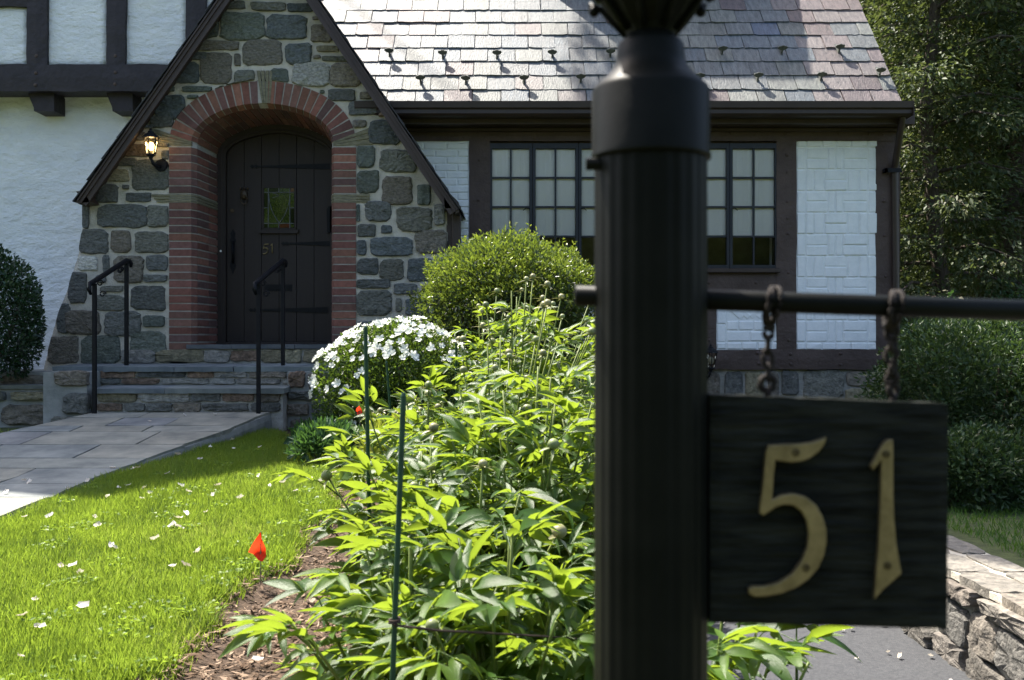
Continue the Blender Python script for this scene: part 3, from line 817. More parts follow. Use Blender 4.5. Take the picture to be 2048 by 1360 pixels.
def beam(name, x0, x1, z0, z1, y0, y1, mat, amp=0.007, seed=0, pegs=()):
    """a hewn timber with wavy faces and edges"""
    bm = bmesh.new()
    horiz = (x1 - x0) > (z1 - z0)
    L = (x1 - x0) if horiz else (z1 - z0)
    n = max(4, int(L / 0.09))
    rings = []
    for k in range(n + 1):
        t = k / n
        e = [amp * mnoise.noise((t * L * 4.5, seed * 3.1 + q * 7, 0)) for q in range(5)]
        if horiz:
            x = x0 + L * t
            pr = [(x, y0 + e[0], z0 + e[1]), (x, y0 + e[0] - amp * .5, (z0 + z1) / 2), (x, y0 + e[2], z1 + e[3]), (x, y1, z1 + e[3]), (x, y1, z0 + e[1])]
        else:
            z = z0 + L * t
            pr = [(x0 + e[1], y0 + e[0], z), ((x0 + x1) / 2, y0 + e[0] - amp * .5, z), (x1 + e[3], y0 + e[2], z), (x1 + e[3], y1, z), (x0 + e[1], y1, z)]
        rings.append([bm.verts.new(p) for p in pr])
    for a, b in zip(rings, rings[1:]):
        for i in range(5): bm.faces.new((a[i], a[(i+1) % 5], b[(i+1) % 5], b[i]))
    bm.faces.new(rings[0]); bm.faces.new(rings[-1])
    o = bm_obj(name, bm, mat, house)
    for (px, py) in pegs:
        p = W(px, py, y0)
        mesh_obj("peg", PEG, mat, o, Matrix.Translation((p.x, y0 - 0.003, p.z)) @ Matrix.Rotation(random.uniform(0, 3), 4, 'Y'))
    return o
bmp = bmesh.new(); bmesh.ops.create_uvsphere(bmp, u_segments=8, v_segments=5, radius=0.016, matrix=Matrix.Diagonal((1, 0.7, 1, 1)))
PEG = bpy.data.meshes.new("peg"); bmp.to_mesh(PEG); bmp.free(); PEG.materials.append(m_timber)
YBm = YU - 0.05
# upper storey panels
for (a, b, top) in ((-400, -130, -330), (-112, 54, 12), (92, 212, -330), (249, 372, -330), (409, 470, -330)):
    grid_wall("stucco_panel", PX(a - 3, YU), PX(b + 3, YU), PZ(134, YU), PZ(top, YU), YU, m_stucco, house, 0.06, 0.006, 0.1)
bz0, bz1 = PZ(183, YBm), PZ(129, YBm)
beam("jetty_beam", -8.2, PX(470, YBm), bz0, bz1, YBm - 0.01, YU + 0.14, m_timber_dark, 0.010, 1, pegs=((72, 146), (71, 170), (231, 145), (230, 168)))
for k, (a, b) in enumerate(((-131, -111), (53, 93), (212, 250), (371, 410))):
    beam("timber_post", PX(a, YBm), PX(b, YBm), bz1, PZ(-330, YBm), YBm + 0.004, YU + 0.12, m_timber_dark, 0.011, 10 + k, pegs=(((a + b) / 2, 112),))
beam("timber_rail", PX(-112, YBm), PX(54, YBm), PZ(12, YBm), PZ(-30, YBm), YBm + 0.008, YU + 0.12, m_timber_dark, 0.009, 21)
for k, x in enumerate((-106, 55, 212)):
    y_ = YBm + 0.07
    # a corbel with a curved left side
    pts = [(0, 183), (51, 183), (53, 186), (53, 222), (13, 222), (12, 214), (6, 200), (3, 192)]
    bm = bmesh.new(); poly_prism(bm, [W(x + u, v, y_) for u, v in pts], Vector((0, YL - y_ + 0.02, 0)))
    bm_obj("corbel", bm, m_timber_dark, house)
box_obj("jetty_soffit", -8.2, XW, YU + 0.02, YL + 0.05, bz0 + 0.02, bz0 + 0.05, m_timber_dark, house)
# gable and roof of the left wing (above the picture)
AX, AZ, YV = -5.50, 9.50, 8.35
KS = 1.53
zwall = PZ(-330, YU)
bm = bmesh.new(); poly_prism(bm, [Vector((AX - 3.0, YU, zwall - 0.02)), Vector((AX + 2.9, YU, zwall - 0.02)), Vector((AX + (AZ - zwall) / KS - .25, YU, zwall + 0.0)), Vector((AX, YU, AZ - 0.35)), Vector((AX - (AZ - zwall) / KS + .25, YU, zwall + 0.0))], Vector((0, 0.15, 0)))
bm_obj("upper_gable_wall", bm, m_stucco, house)
for s in (-1, 1):
    ex = 2.92
    pts = [Vector((AX, YV, AZ)), Vector((AX + s * ex, YV, AZ - ex * KS)), Vector((AX + s * ex, YV, AZ - ex * KS - 0.15)), Vector((AX, YV, AZ - 0.15))]
    bm = bmesh.new(); poly_prism(bm, pts, Vector((0, 8.0, 0)))
    bm_obj("main_roof_plane", bm, M("roof_slate_plane%d" % s, (0.14, 0.14, 0.14), (0.22, 0.21, 0.2), 8, 0.6, 0.4, 12), house)
bm = bmesh.new(); bbox(bm, AX - 2.9, XW + .02, YL + 0.16, 16.2, 0.7, zwall - 0.3); bbox(bm, XW + .03, -0.9, 9.5, 14, 0.7, 4.2)
bm_obj("wing_body", bm, m_stucco, house)

# ---- right wing: eaves wall with timber frame, windows and painted brick
YR = 9.02
XR = PX(1800, YR)
YT = YR - 0.05
# wall body behind the frame, with a hole for the window
bm = bmesh.new()
wx0, wx1, wz0, wz1 = PX(978, YR), PX(1555, YR), PZ(537, YR), PZ(287, YR)
zb, zt = PZ(740, YR), PZ(205, YR)
bbox(bm, XQ, wx0, YR, YR + 0.2, zb, zt); bbox(bm, wx1, XR - .01, YR, YR + 0.2, zb, zt)
bbox(bm, wx0, wx1, YR, YR + 0.2, zb, wz0); bbox(bm, wx0, wx1, YR, YR + 0.2, wz1, zt)
bbox(bm, XR - 0.2, XR - .01, YR + 0.2, 14.0, zb, zt)
bm_obj("front_wall", bm, m_timber, house)
bm = bmesh.new()
bbox(bm, wx0 - .2, wx1 + .2, 9.75, 9.77, wz0 - 0.8, wz1 + 0.4); bbox(bm, wx0 - .22, wx0 - .2, 9.22, 10.4, wz0 - .8, wz1 + .4); bbox(bm, wx1 + .2, wx1 + .22, 9.22, 10.4, wz0 - .8, wz1 + .4)
bbox(bm, wx0 - .2, wx1 + .2, 9.22, 10.4, wz1 + .4, wz1 + .42); bbox(bm, wx0 - .2, wx1 + .2, 9.22, 10.4, wz0 - .82, wz0 - .8)
bm_obj("room_interior", bm, m_room_reflection, house)
hx = lambda a: PX(a, YT)
hz = lambda a: PZ(a, YT)
beam("top_plate", XQ, hx(1787), hz(282), hz(226), YT - 0.004, YR, m_timber, 0.006, 31, pegs=((1050, 244), (1150, 244), (1461, 246), (1462, 266), (1572, 244), (1573, 268), (1677, 244), (1677, 266), (1735, 243), (1738, 268), (1766, 243)))
beam("timber_post", hx(938), hx(980), hz(740), hz(281), YT, YR, m_timber, 0.007, 32, pegs=((958, 320), (957, 400), (958, 470)))
beam("timber_post", hx(1553), hx(1593), hz(703), hz(281), YT, YR, m_timber, 0.008, 33, pegs=((1574, 344), (1574, 403), (1575, 436), (1576, 467), (1576, 545), (1577, 680), (1574, 310)))
beam("corner_post", hx(1752), hx(1800), hz(740), hz(226), YT + 0.003, YR, m_timber, 0.008, 34, pegs=((1766, 270), (1766, 343), (1767, 402), (1769, 471), (1771, 553), (1774, 640), (1778, 715)))
beam("window_sill_beam", hx(979), hx(1554), hz(590), hz(538), YT + 0.002, YR, m_timber, 0.006, 35, pegs=((1417, 565), (1512, 565)))
box_obj("window_sill", hx(975), hx(1558), YT - 0.05, YR + .02, hz(546), hz(537), m_trim, house, 0.006)
beam("ground_sill_beam", hx(905), hx(1800), hz(739), hz(699), YT - 0.006, YR, m_timber, 0.007, 36, pegs=((1515, 706), (1517, 727), (1581, 708), (1582, 728), (1681, 707), (1681, 729), (1790, 712)))
beam("timber_post", hx(1404), hx(1433), hz(701), hz(588), YT + 0.001, YR, m_timber, 0.006, 37, pegs=((1418, 606), (1418, 680)))
beam("timber_post", hx(1120), hx(1150), hz(701), hz(588), YT + 0.001, YR, m_timber, 0.006, 38)
# painted brick panels
def brick_piece(panel, x0, x1, y0, y1, ang=0, proud=0.0):
    g_ = 0.7
    cx, cz = (PX(x0, YP) + PX(x1, YP)) / 2, (PZ(y0, YP) + PZ(y1, YP)) / 2
    w, h = PX(x1 - g_ + 1024, YP) - PX(x0 + g_ + 1024, YP), PZ(-(y1 - g_), YP) - PZ(-(y0 + g_), YP)
    h = abs(h)
    me = box_mesh("brick", -w / 2, w / 2, -0.008, 0.02, -h / 2, h / 2, min(0.008, h * .22, w * .22), 1)
    # uneven faces under thick paint
    for v in me.vertices:
        v.co.y += random.uniform(-.002, .002); v.co.x += random.uniform(-.003, .003); v.co.z += random.uniform(-.003, .003)
    mw = Matrix.Translation((cx, YP + random.uniform(-.004, .0025) - proud, cz)) @ Matrix.Rotation(ang, 4, 'Y')
    return mesh_obj("brick", me, m_whitebrick, panel, mw)
YP = YT + 0.012
def panel_base(x0, x1, y0, y1):
    return box_obj("brick_panel", PX(x0 - 3, YP), PX(x1 + 3, YP), YP, YR - 0.002, PZ(y1 + 3, YP), PZ(y0 - 3, YP), m_whitebrick, house)
# tall basket-weave panel
p = panel_base(1593, 1755, 278, 700)
n = 10
ye = np.linspace(296, 684, n)
for a, b in zip(ye, ye[1:]):
    brick_piece(p, 1593, 1611, a, b); brick_piece(p, 1736, 1755, a, b)
for y0_, y1_ in ((278, 295), (685, 700)):
    e = [1593, 1612, 1644, 1672, 1702, 1735, 1755]
    for a, b in zip(e, e[1:]): brick_piece(p, a, b, y0_, y1_)
ye = np.linspace(296, 684, 10)
for k, (a, b) in enumerate(zip(ye, ye[1:])):
    m_ = (a + b) / 2 + random.uniform(-1, 1)
    if k % 2 == 0:
        for (u, v) in ((1612, 1655), (1686, 1735)):
            brick_piece(p, u, v, a, m_); brick_piece(p, u, v, m_, b)
        brick_piece(p, 1656, 1670, a, b); brick_piece(p, 1671, 1685, a, b)
    else:
        brick_piece(p, 1612, 1627, a, b); brick_piece(p, 1628, 1648, a, b)
        brick_piece(p, 1649, 1694, a, m_); brick_piece(p, 1649, 1694, m_, b)
        brick_piece(p, 1695, 1717, a, b); brick_piece(p, 1718, 1735, a, b)
# small panel under the window
p = panel_base(1433, 1562, 592, 699)
for (a, b) in ((592, 612), (612, 648), (648, 684)):
    brick_piece(p, 1433, 1452, a, b); brick_piece(p, 1545, 1562, a, b)
for a, b in ((1433, 1452), (1453, 1483), (1484, 1514), (1515, 1544), (1545, 1562)):
    brick_piece(p, a, b, 684.5, 699); brick_piece(p, a, b, 592, 606)
for (y0_, y1_, e) in ((641, 661, (1453, 1477, 1507, 1544)), (662, 683, (1453, 1500, 1544))):
    for a, b in zip(e, e[1:]): brick_piece(p, a, b, y0_, y1_)
for k, (cx_, ang) in enumerate(((1474, 0.72), (1488, 0.72), (1512, -0.72), (1526, -0.72))):
    brick_piece(p, cx_ - 15, cx_ + 15, 613 + 6, 633, ang, -0.003)
# panels between the posts further left under the window (mostly behind the shrub)
for (xa, xb) in ((981, 1119), (1151, 1403)):
    p = panel_base(xa, xb, 592, 699)
    for r, y0_ in enumerate(np.arange(592, 690, 15)):
        e = list(np.arange(xa - (22 if r % 2 else 0), xb, 45)) + [xb]
        for a, b in zip(e, e[1:]):
            a = max(a, xa); b = min(b, xb)
            if b - a > 5: brick_piece(p, a, b, y0_, min(y0_ + 15, 699))
# running bond panel beside the porch
p = panel_base(800, 938, 285, 700)
for r, y0_ in enumerate(np.arange(285, 700, 14.4)):
    e = list(np.arange(938 + (22 if r % 2 else 0), 790, -45))[::-1]
    for a, b in zip(e, e[1:]):
        a = max(a, 800); b = min(b, 938)
        if b - a > 5: brick_piece(p, a, b, y0_, min(y0_ + 14.4, 700))

# windows: a band of six casements
YWn = YT + 0.016
edges = [978, 1065, 1157, 1252, 1350, 1459, 1556]
ty, by = 287, 537
rows_ = [297, 355.5, 414, 473, 530]
m_handle = m_iron
for k, (a, b) in enumerate(zip(edges, edges[1:])):
    bm = bmesh.new()
    fx = lambda v: PX(v, YWn)
    fz = lambda v: PZ(v, YWn)
    fr = 6
    bbox(bm, fx(a) + .002, fx(a + fr), YWn - 0.01, YWn + .05, fz(by), fz(ty)); bbox(bm, fx(b - fr), fx(b) - .002, YWn - 0.01, YWn + .05, fz(by), fz(ty))
    bbox(bm, fx(a + fr), fx(b - fr), YWn - 0.01, YWn + .05, fz(ty + 10), fz(ty)); bbox(bm, fx(a + fr), fx(b - fr), YWn - 0.01, YWn + .05, fz(by), fz(by - 7))
    sash = bm_obj("casement_window", bm, m_sash, house)
    midx = (a + b) / 2
    mb = box_mesh("muntin", fx(midx - 1.8), fx(midx + 1.8), YWn - 0.002, YWn + .02, fz(by - 7), fz(ty + 10)); mesh_obj("muntin", mb, m_sash, sash)
    for ry in rows_[1:4]:
        for (u, v) in ((a + fr, midx - 1.8), (midx + 1.8, b - fr)):
            mesh_obj("muntin", box_mesh("muntin", fx(u), fx(v), YWn - 0.002, YWn + .02, fz(ry + 1.8), fz(ry - 1.8)), m_sash, sash)
    for i in range(4):
        for (u, v) in ((a + fr, midx - 1.8), (midx + 1.8, b - fr)):
            tl = random.uniform(-.0015, .0015)
            bm = bmesh.new()
            q = [bm.verts.new((fx(u), YWn + .012 + tl, fz(rows_[i+1] - 1.8))), bm.verts.new((fx(v), YWn + .012 - tl, fz(rows_[i+1] - 1.8))), bm.verts.new((fx(v), YWn + .012 - tl * 2, fz(rows_[i] + 1.8))), bm.verts.new((fx(u), YWn + .012 + tl, fz(rows_[i] + 1.8)))]
            fc = bm.faces.new(q); fc.normal_update()
            if fc.normal.y > 0: fc.normal_flip()
            pm = bpy.data.meshes.new('pane'); bm.to_mesh(pm); bm.free(); mesh_obj('pane', pm, m_glass, sash)
    # roller shade behind
    zlow = PZ(472, YWn) + random.uniform(-.01, .01)
    bm = bmesh.new()
    x0s, x1s = PX(a + 6.5, YWn), PX(b - 6.5, YWn)
    nS = 8
    for s in range(nS):
        xa_, xb_ = x0s + (x1s - x0s) * s / nS, x0s + (x1s - x0s) * (s + 1) / nS
        w1, w2 = 0.004 * math.sin(s * 1.9 + k), 0.004 * math.sin((s + 1) * 1.9 + k)
        v = [bm.verts.new((xa_, YWn + .030 + w1, zlow)), bm.verts.new((xb_, YWn + .030 + w2, zlow)), bm.verts.new((xb_, YWn + .030 + w2, PZ(298, YWn))), bm.verts.new((xa_, YWn + .030 + w1, PZ(298, YWn)))]
        bm.faces.new(v)
    bm_obj("roller_shade", bm, m_shade, sash)
    if k in (0, 2, 5):
        hx_ = b - 5 if k == 0 else a + 5
        bm = bmesh.new(); tube(bm, [W(hx_, 417, YWn - .02), W(hx_ - 8 if k == 0 else hx_ + 6, 416, YWn - .03), W(hx_ - 14 if k == 0 else hx_ + 11, 421, YWn - .032)], [.006, .005, .003], 6)
        bm_obj("latch", bm, m_iron, sash)
    if k in (4, 5):   # a white frame standing in the room behind the glass
        box_obj("inner_frame", PX(a + 40 if k == 4 else b - 16, YR + .3), PX(a + 46 if k == 4 else b - 8, YR + .3), YR + .3, YR + .32, wz0, zlow + .1, m_shade, sash)

# foundation of the right wing
fz0 = 0.35
bm = bmesh.new(); bbox(bm, -0.9, XR - .02, YR - 0.015, YR + .25, fz0, PZ(738, YR)); fnd = bm_obj("foundation", bm, m_mortar_grey, house)
FS = [(1395, 742, 1440, 800, 'n'), (1448, 740, 1484, 800, 'd'), (1488, 742, 1530, 795, 'o'), (1536, 743, 1556, 798, 'n'), (1560, 740, 1597, 792, 'd'), (1600, 739, 1690, 800, 'g'), (1692, 742, 1772, 772, 'n'), (1690, 776, 1770, 800, 'o'), (1776, 742, 1797, 800, 'n'),
      (1400, 806, 1470, 850, 'd'), (1476, 804, 1560, 852, 'g'), (1566, 806, 1620, 850, 'n'), (1626, 806, 1710, 852, 'd'), (1716, 806, 1796, 850, 'g'),
      (1330, 742, 1390, 800, 'd'), (1270, 742, 1324, 800, 'g'), (1200, 742, 1264, 800, 'n'), (1120, 742, 1194, 800, 'd'), (1050, 742, 1114, 800, 'g'), (970, 742, 1044, 800, 'd'), (905, 742, 964, 800, 'n'),
      (1400, 858, 1500, 905, 'n'), (1506, 858, 1590, 905, 'd'), (1596, 858, 1690, 905, 'g'), (1696, 858, 1796, 905, 'd')]
for i, (x0, y0, x1, y1, c) in enumerate(FS):
    cx, cz = PX((x0 + x1) / 2, YR), PZ((y0 + y1) / 2, YR)
    me = stone_mesh("stone", (x1 - x0) * YR / F * 1.02, (y1 - y0) * YR / F * 1.02, 0.026, 900 + i, 26, 9, 0.05)
    mesh_obj("stone", me, m_fieldstone, fnd, Matrix.Translation((cx, YR - 0.012, cz)), tone(PAL[c], 1.2, 1.7))

# ---- slate roof of the right wing
YE, TANP = 8.75, 1.1526
ZE = PZ(209, YE)
PH = math.atan(TANP)
UP = Vector((0, math.cos(PH), math.sin(PH))); NR = Vector((0, -math.sin(PH), math.cos(PH)))
X0R, X1R = -2.6, PX(1803, YE)
def roof_pt(px, py):
    u, v = (px - 1024) / F, (680 - py) / F
    Y = (ZE - CZ - TANP * YE) / (v - TANP)
    return Vector((u * Y, Y, CZ + v * Y))
RL = 4.4
bm = bmesh.new()
E0 = Vector((0, YE, ZE))
pts = [Vector((X0R, YE, ZE)), Vector((X1R - .03, YE, ZE)), Vector((X1R - .03, 0, 0)) + Vector((0, (E0 + UP * RL).y, (E0 + UP * RL).z)), Vector((X0R, (E0 + UP * RL).y, (E0 + UP * RL).z))]
poly_prism(bm, [p_ - NR * 0.004 for p_ in pts], -NR * 0.06)
roof = bm_obj("slate_roof", bm, m_trim, house)
EXP = 0.2175
def slate_mesh(w, L, th, seed):
    R = random.Random(seed)
    bm = bmesh.new()
    n = 5
    bot = [(-w / 2 + w * k / n, R.uniform(-.005, .005)) for k in range(n + 1)]
    bot[0] = (bot[0][0] + R.uniform(0, .004), bot[0][1] + R.choice([0, 0, 0.012])); bot[-1] = (bot[-1][0] - R.uniform(0, .004), bot[-1][1] + R.choice([0, 0, .012]))
    top = [(w / 2, L), (-w / 2, L)]
    outl = bot + top
    a = [bm.verts.new((x, y, th + R.uniform(-.001, .0015) + (0.0 if y < 0.1 else -th * .5))) for x, y in outl]
    b = [bm.verts.new((x, y, 0 if y < .1 else -th * .5 - .003)) for x, y in outl]
    bm.faces.new(a); bm.faces.new(b[::-1])
    for i in range(len(a)): bm.faces.new((a[i], a[(i+1) % len(a)], b[(i+1) % len(a)], b[i]))
    bmesh.ops.recalc_face_normals(bm, faces=bm.faces)
    me = bpy.data.meshes.new("slate"); bm.to_mesh(me); bm.free(); me.materials.append(m_slate)
    return me
SLATES = [slate_mesh(0.246, 0.46, 0.010 + 0.002 * (k % 3), k) for k in range(10)]
SLATES_H = [slate_mesh(0.12, 0.46, 0.011, 30 + k) for k in range(3)]
SC = [(0.25, 0.285, 0.305), (0.29, 0.315, 0.315), (0.32, 0.335, 0.30), (0.22, 0.265, 0.295), (0.31, 0.32, 0.285), (0.26, 0.28, 0.285)]
SPUR = [(0.30, 0.22, 0.21), (0.34, 0.27, 0.26), (0.28, 0.215, 0.215), (0.38, 0.32, 0.30)]
R3 = Matrix((Vector((1, 0, 0)), UP, NR)).transposed().to_4x4()
rest_v, rest_f = [], []
for row in range(int(RL / EXP)):
    off = 0 if row % 2 == 0 else 0.125
    x = X1R - off
    y_s = row * EXP
    if off: 
        xs_ = [(X1R - 0.06, True)]
    else: xs_ = []
    x = X1R - 0.125 - off + (0.0)
    while x > X0R:
        xs_.append((x, False)); x -= 0.2505
    for (xx, half) in xs_:
        pos = E0 + UP * (y_s - 0.03) + NR * (0.014 + random.uniform(0, .005)) + Vector((xx, 0, 0))
        lift = random.uniform(-.006, .010)
        mw = Matrix.Translation(pos) @ R3 @ Matrix.Rotation(-0.030 + lift, 4, 'X') @ Matrix.Rotation(random.uniform(-.008, .008), 4, 'Z')
        purple = (xx > 2.75 and random.random() < 0.75) or (random.random() < (0.40 if xx < -0.6 and row > 2 else 0.07))
        col = random.choice(SPUR if purple else SC)
        kk = random.uniform(0.85, 1.12)
        if row == 5 and abs(xx - 2.35) < 0.13: col, kk = (0.17, 0.23, 0.33), 1
        if row < 9:
            mesh_obj("slate", (SLATES_H if half else SLATES)[random.randrange(3 if half else 10)], m_slate, roof, mw, [c * kk for c in col])
        else:
            me = (SLATES_H if half else SLATES)[0]
            b0 = len(rest_v)
            rest_v += [tuple(mw @ v.co) for v in me.vertices]
            rest_f += [tuple(b0 + i for i in p_.vertices) for p_ in me.polygons]
me = bpy.data.meshes.new("upper_slates"); me.from_pydata(rest_v, [], rest_f)
o = mesh_obj("upper_slates", me, m_slate, roof, None, (0.33, 0.33, 0.33)); o["kind"] = "stuff"
# snow guards
bm = bmesh.new()
fan = [(-0.010, 0.0), (-0.010, 0.045), (-0.030, 0.050), (-0.050, 0.066), (-0.053, 0.085), (-0.040, 0.097), (-0.020, 0.098), (-0.012, 0.106), (0.012, 0.106), (0.020, 0.098), (0.040, 0.097), (0.053, 0.085), (0.050, 0.066), (0.030, 0.050), (0.010, 0.045), (0.010, 0.0)]
poly_prism(bm, [Vector((u, 0, v)) for u, v in fan], Vector((0, 0.007, 0)))
bbox(bm, -0.013, 0.013, -0.01, 0.16, 0.0, 0.006)
bbox(bm, -0.004, 0.004, 0.006, 0.06, 0.0, 0.05)
GUARD = bpy.data.meshes.new("snow_guard"); bmesh.ops.recalc_face_normals(bm, faces=bm.faces); bm.to_mesh(GUARD); bm.free(); GUARD.materials.append(m_guard)
for (px, py) in ((780, 118), (886, 122), (994, 122), (1104, 121), (1220, 119), (1330, 117), (1443, 114), (1562, 113), (1676, 110),
                 (842, 172), (932, 173), (1048, 172), (1161, 170), (1280, 170), (1398, 168), (1514, 167), (1640, 166), (1757, 157)):
    p_ = roof_pt(px, py) + NR * 0.028
    mesh_obj("snow_guard", GUARD, m_guard, roof, Matrix.Translation(p_) @ R3 @ Matrix.Rotation(random.uniform(-.12, .12), 4, 'Z') @ Matrix.Scale(.82, 4))
# eaves: gutter, fascia, soffit
gz1, gz0 = PZ(205, 8.62), PZ(236, 8.62)
bm = bmesh.new()
gx0, gx1 = -1.35, PX(1818, 8.66)
prof = [(8.56, gz1), (8.565, gz1 - .055), (8.585, gz1 - .068), (8.585, gz1 - .10), (8.605, gz1 - .118), (8.73, gz1 - .118), (8.73, gz1 - .004), (8.72, gz1 - .004), (8.715, gz1 - .10), (8.60, gz1 - .10), (8.575, gz1 - .05), (8.572, gz1)]
poly_prism(bm, [Vector((gx0, y, z)) for y, z in prof], Vector((gx1 - gx0, 0, 0)))
gut = bm_obj("gutter", bm, m_gutter, house)
for k in range(9):
    xx = -0.9 + k * 0.52
    box_obj("gutter_hanger", xx, xx + 0.02, 8.575, 8.74, gz1 + 0.001, gz1 + 0.006, m_gutter, gut)
box_obj("gutter_end", gx1 - .001, gx1 + .004, 8.556, 8.734, gz1 - .12, gz1 + .002, m_gutter, gut)
box_obj("fascia", -1.5, XR + .02, 8.735, 8.76, gz1 - .16, ZE - 0.055, m_trim, house)
box_obj("soffit", -1.5, XR + .02, 8.76, YR + .02, gz1 - .15, gz1 - .13, m_trim, house)
box_obj("bed_moulding", -1.5, XR - .02, YT - 0.055, YT - 0.002, gz1 - .185, gz1 - .152, m_trim, house, 0.006)
# downpipe at the right corner
bm = bmesh.new()
dp = [W(1806, 214, 8.66), W(1804, 240, 8.68), W(1795, 300, 8.86), W(1790, 330, 8.93), W(1790, 345, 8.945), W(1793, 740, 8.945), W(1793, 800, 8.945)]
tube(bm, dp, 0.030, 10); bm_obj("downpipe", bm, m_gutter, house, smooth=True)
bm = bmesh.new(); bbox(bm, PX(1766, 8.95), PX(1800, 8.95), 8.905, 8.912, PZ(346, 8.95), PZ(338, 8.95)); bbox(bm, PX(1766, 8.95), PX(1772, 8.95), 8.905, 8.97, PZ(346, 8.95), PZ(338, 8.95)); bm_obj("pipe_strap", bm, m_iron, house)
# unseen block added above the picture, shaped to cast the shadow on the slates
bm = bmesh.new()
YC = 10.0
poly_prism(bm, [Vector((0.30, YC, 4.2)), Vector((0.30, YC, 6.44)), Vector((1.66, YC, 6.44)), Vector((2.78, YC, 5.12)), Vector((2.78, YC, 4.2))], Vector((0, 0.85, 0)))
bm_obj("roof_shadow_caster", bm, m_mortar_grey, house)
box_obj("back_wall", XW, XR - .02, 14.0, 14.2, 0.7, 7.5, m_stucco, house)
bm = bmesh.new(); RP = E0 + UP * RL
poly_prism(bm, [Vector((X0R, RP.y + .005, RP.z)), Vector((X0R, 14.3, RP.z - (14.3 - RP.y) * TANP)), Vector((X0R, 14.3, RP.z - (14.3 - RP.y) * TANP - .1)), Vector((X0R, RP.y + .005, RP.z - .1))], Vector((X1R - X0R, 0, 0)))
bm_obj("rear_roof", bm, m_trim, house)
bm = bmesh.new(); poly_prism(bm, [Vector((XR - .08, YR + .1, zt - .05)), Vector((XR - .08, 13.9, zt - .05)), Vector((XR - .08, RP.y, RP.z - .12))], Vector((.06, 0, 0)))
bm_obj("side_gable", bm, m_stucco, house)

# ================================================================ STEPS AND WALK
m_riser = m_cement
steps = thing("entrance_steps", (-2.4, 8.1, 0.75), "bluestone entrance steps with rough stone risers below the dark door", "steps")
ZL = PZ(730, 8.06)          # landing top
Z2 = PZ(773, 7.80)          # lower tread top
ZW = PZ(825, 7.76)          # top of walk at the steps
def slab(name, x0, x1, y0, y1, z, th, parent, col, seed=0, mat=None, tilt=0.0):
    """a stone tread with an uneven riven front edge"""
    bm = bmesh.new(); R = random.Random(seed)
    n = max(4, int((x1 - x0) / 0.07))
    fr_ = [(x0 + (x1 - x0) * k / n, y0 + R.uniform(-.008, .008)) for k in range(n + 1)]
    outl = fr_ + [(x1, y1), (x0, y1)]
    a = [bm.verts.new((x, y, z + (-tilt if y < y0 + .05 else 0) + R.uniform(-.002, .002))) for x, y in outl]
    b = [bm.verts.new((x, y + (.006 if y < y0 + .05 else 0), z - th + R.uniform(-.003, .003) - (tilt if y < y0 + .05 else 0))) for x, y in outl]
    bm.faces.new(a); bm.faces.new(b[::-1])
    for i in range(len(a)): bm.faces.new((a[i], a[(i+1) % len(a)], b[(i+1) % len(a)], b[i]))
    return bm_obj(name, bm, mat or m_bluestone, parent, color=col)
BS = [(0.16, 0.19, 0.20), (0.19, 0.22, 0.235), (0.18, 0.20, 0.20), (0.21, 0.225, 0.22), (0.155, 0.18, 0.20)]
xL = [PX(105, 8.06), PX(208, 8.06), PX(350, 8.06), PX(468, 8.06), PX(600, 8.06), PX(720, 8.06)]
for k, (a, b) in enumerate(zip(xL, xL[1:])):
    slab("landing_slab", a + .003, b - .003, 8.03 + (0.02 if k in (0, 3) else 0), 8.66, ZL, 0.042, steps, random.choice(BS), 40 + k, tilt=0.012)
xT = [PX(186, 7.78), PX(330, 7.78), PX(570, 7.78)]
for k, (a, b) in enumerate(zip(xT, xT[1:])):
    slab("tread", a + .002, b - .002, 7.765, 8.10, Z2, 0.04, steps, random.choice(BS), 50 + k, tilt=0.014)
# threshold stone under the door
for (a, b) in ((374, 464), (464, 590), (590, 672)):
    slab("threshold_slab", PX(a, 8.58) + .002, PX(b, 8.58) - .002, 8.555, 9.16, PZ(689, 8.58), 0.036, steps, (0.11, 0.12, 0.135), 60 + a)
body = bmesh.new()
bbox(body, PX(108, 8.1), PX(716, 8.1), 8.075, 8.66, 0.6, ZL - 0.045)
bbox(body, PX(190, 7.82), PX(566, 7.82), 7.815, 8.07, 0.6, Z2 - 0.043)
bbox(body, PX(376, 8.6), PX(672, 8.6), 8.585, 9.14, ZL - .05, PZ(689, 8.58) - .04)
core_ = bm_obj("steps_core", body, m_mortar_grey, steps)
def riser_stones(parent, xa, xb, za, zb_, y, seed, rows=2, cols=('n', 'o', 'd', 'r', 'l')):
    R = random.Random(seed)
    hh = (zb_ - za) / rows
    for r in range(rows):
        x = xa
        while x < xb - 0.05:
            w = min(R.uniform(0.16, 0.42), xb - x)
            if xb - x - w < 0.1: w = xb - x
            h = hh * R.uniform(.8, 1.0)
            me = stone_mesh("stone", w * 1.0, h * 1.04, 0.020, seed * 13 + int(x * 100) + r, 24, 8, 0.14, crag=.6)
            mesh_obj("stone", me, m_fieldstone, parent, Matrix.Translation((x + w / 2, y, za + hh * (r + .5))), tone(PAL[R.choice(cols)], .95, 1.5, R))
            x += w
riser_stones(core_, PX(190, 8.1), PX(640, 8.1), Z2 + .005, ZL - .05, 8.078, 3, 2)
riser_stones(core_, PX(192, 7.82), PX(564, 7.82), ZW + .0, Z2 - .046, 7.818, 4, 2)
riser_stones(core_, PX(240, 8.6), PX(670, 8.6), ZL + .002, PZ(689, 8.58) - .042, 8.588, 5, 1)
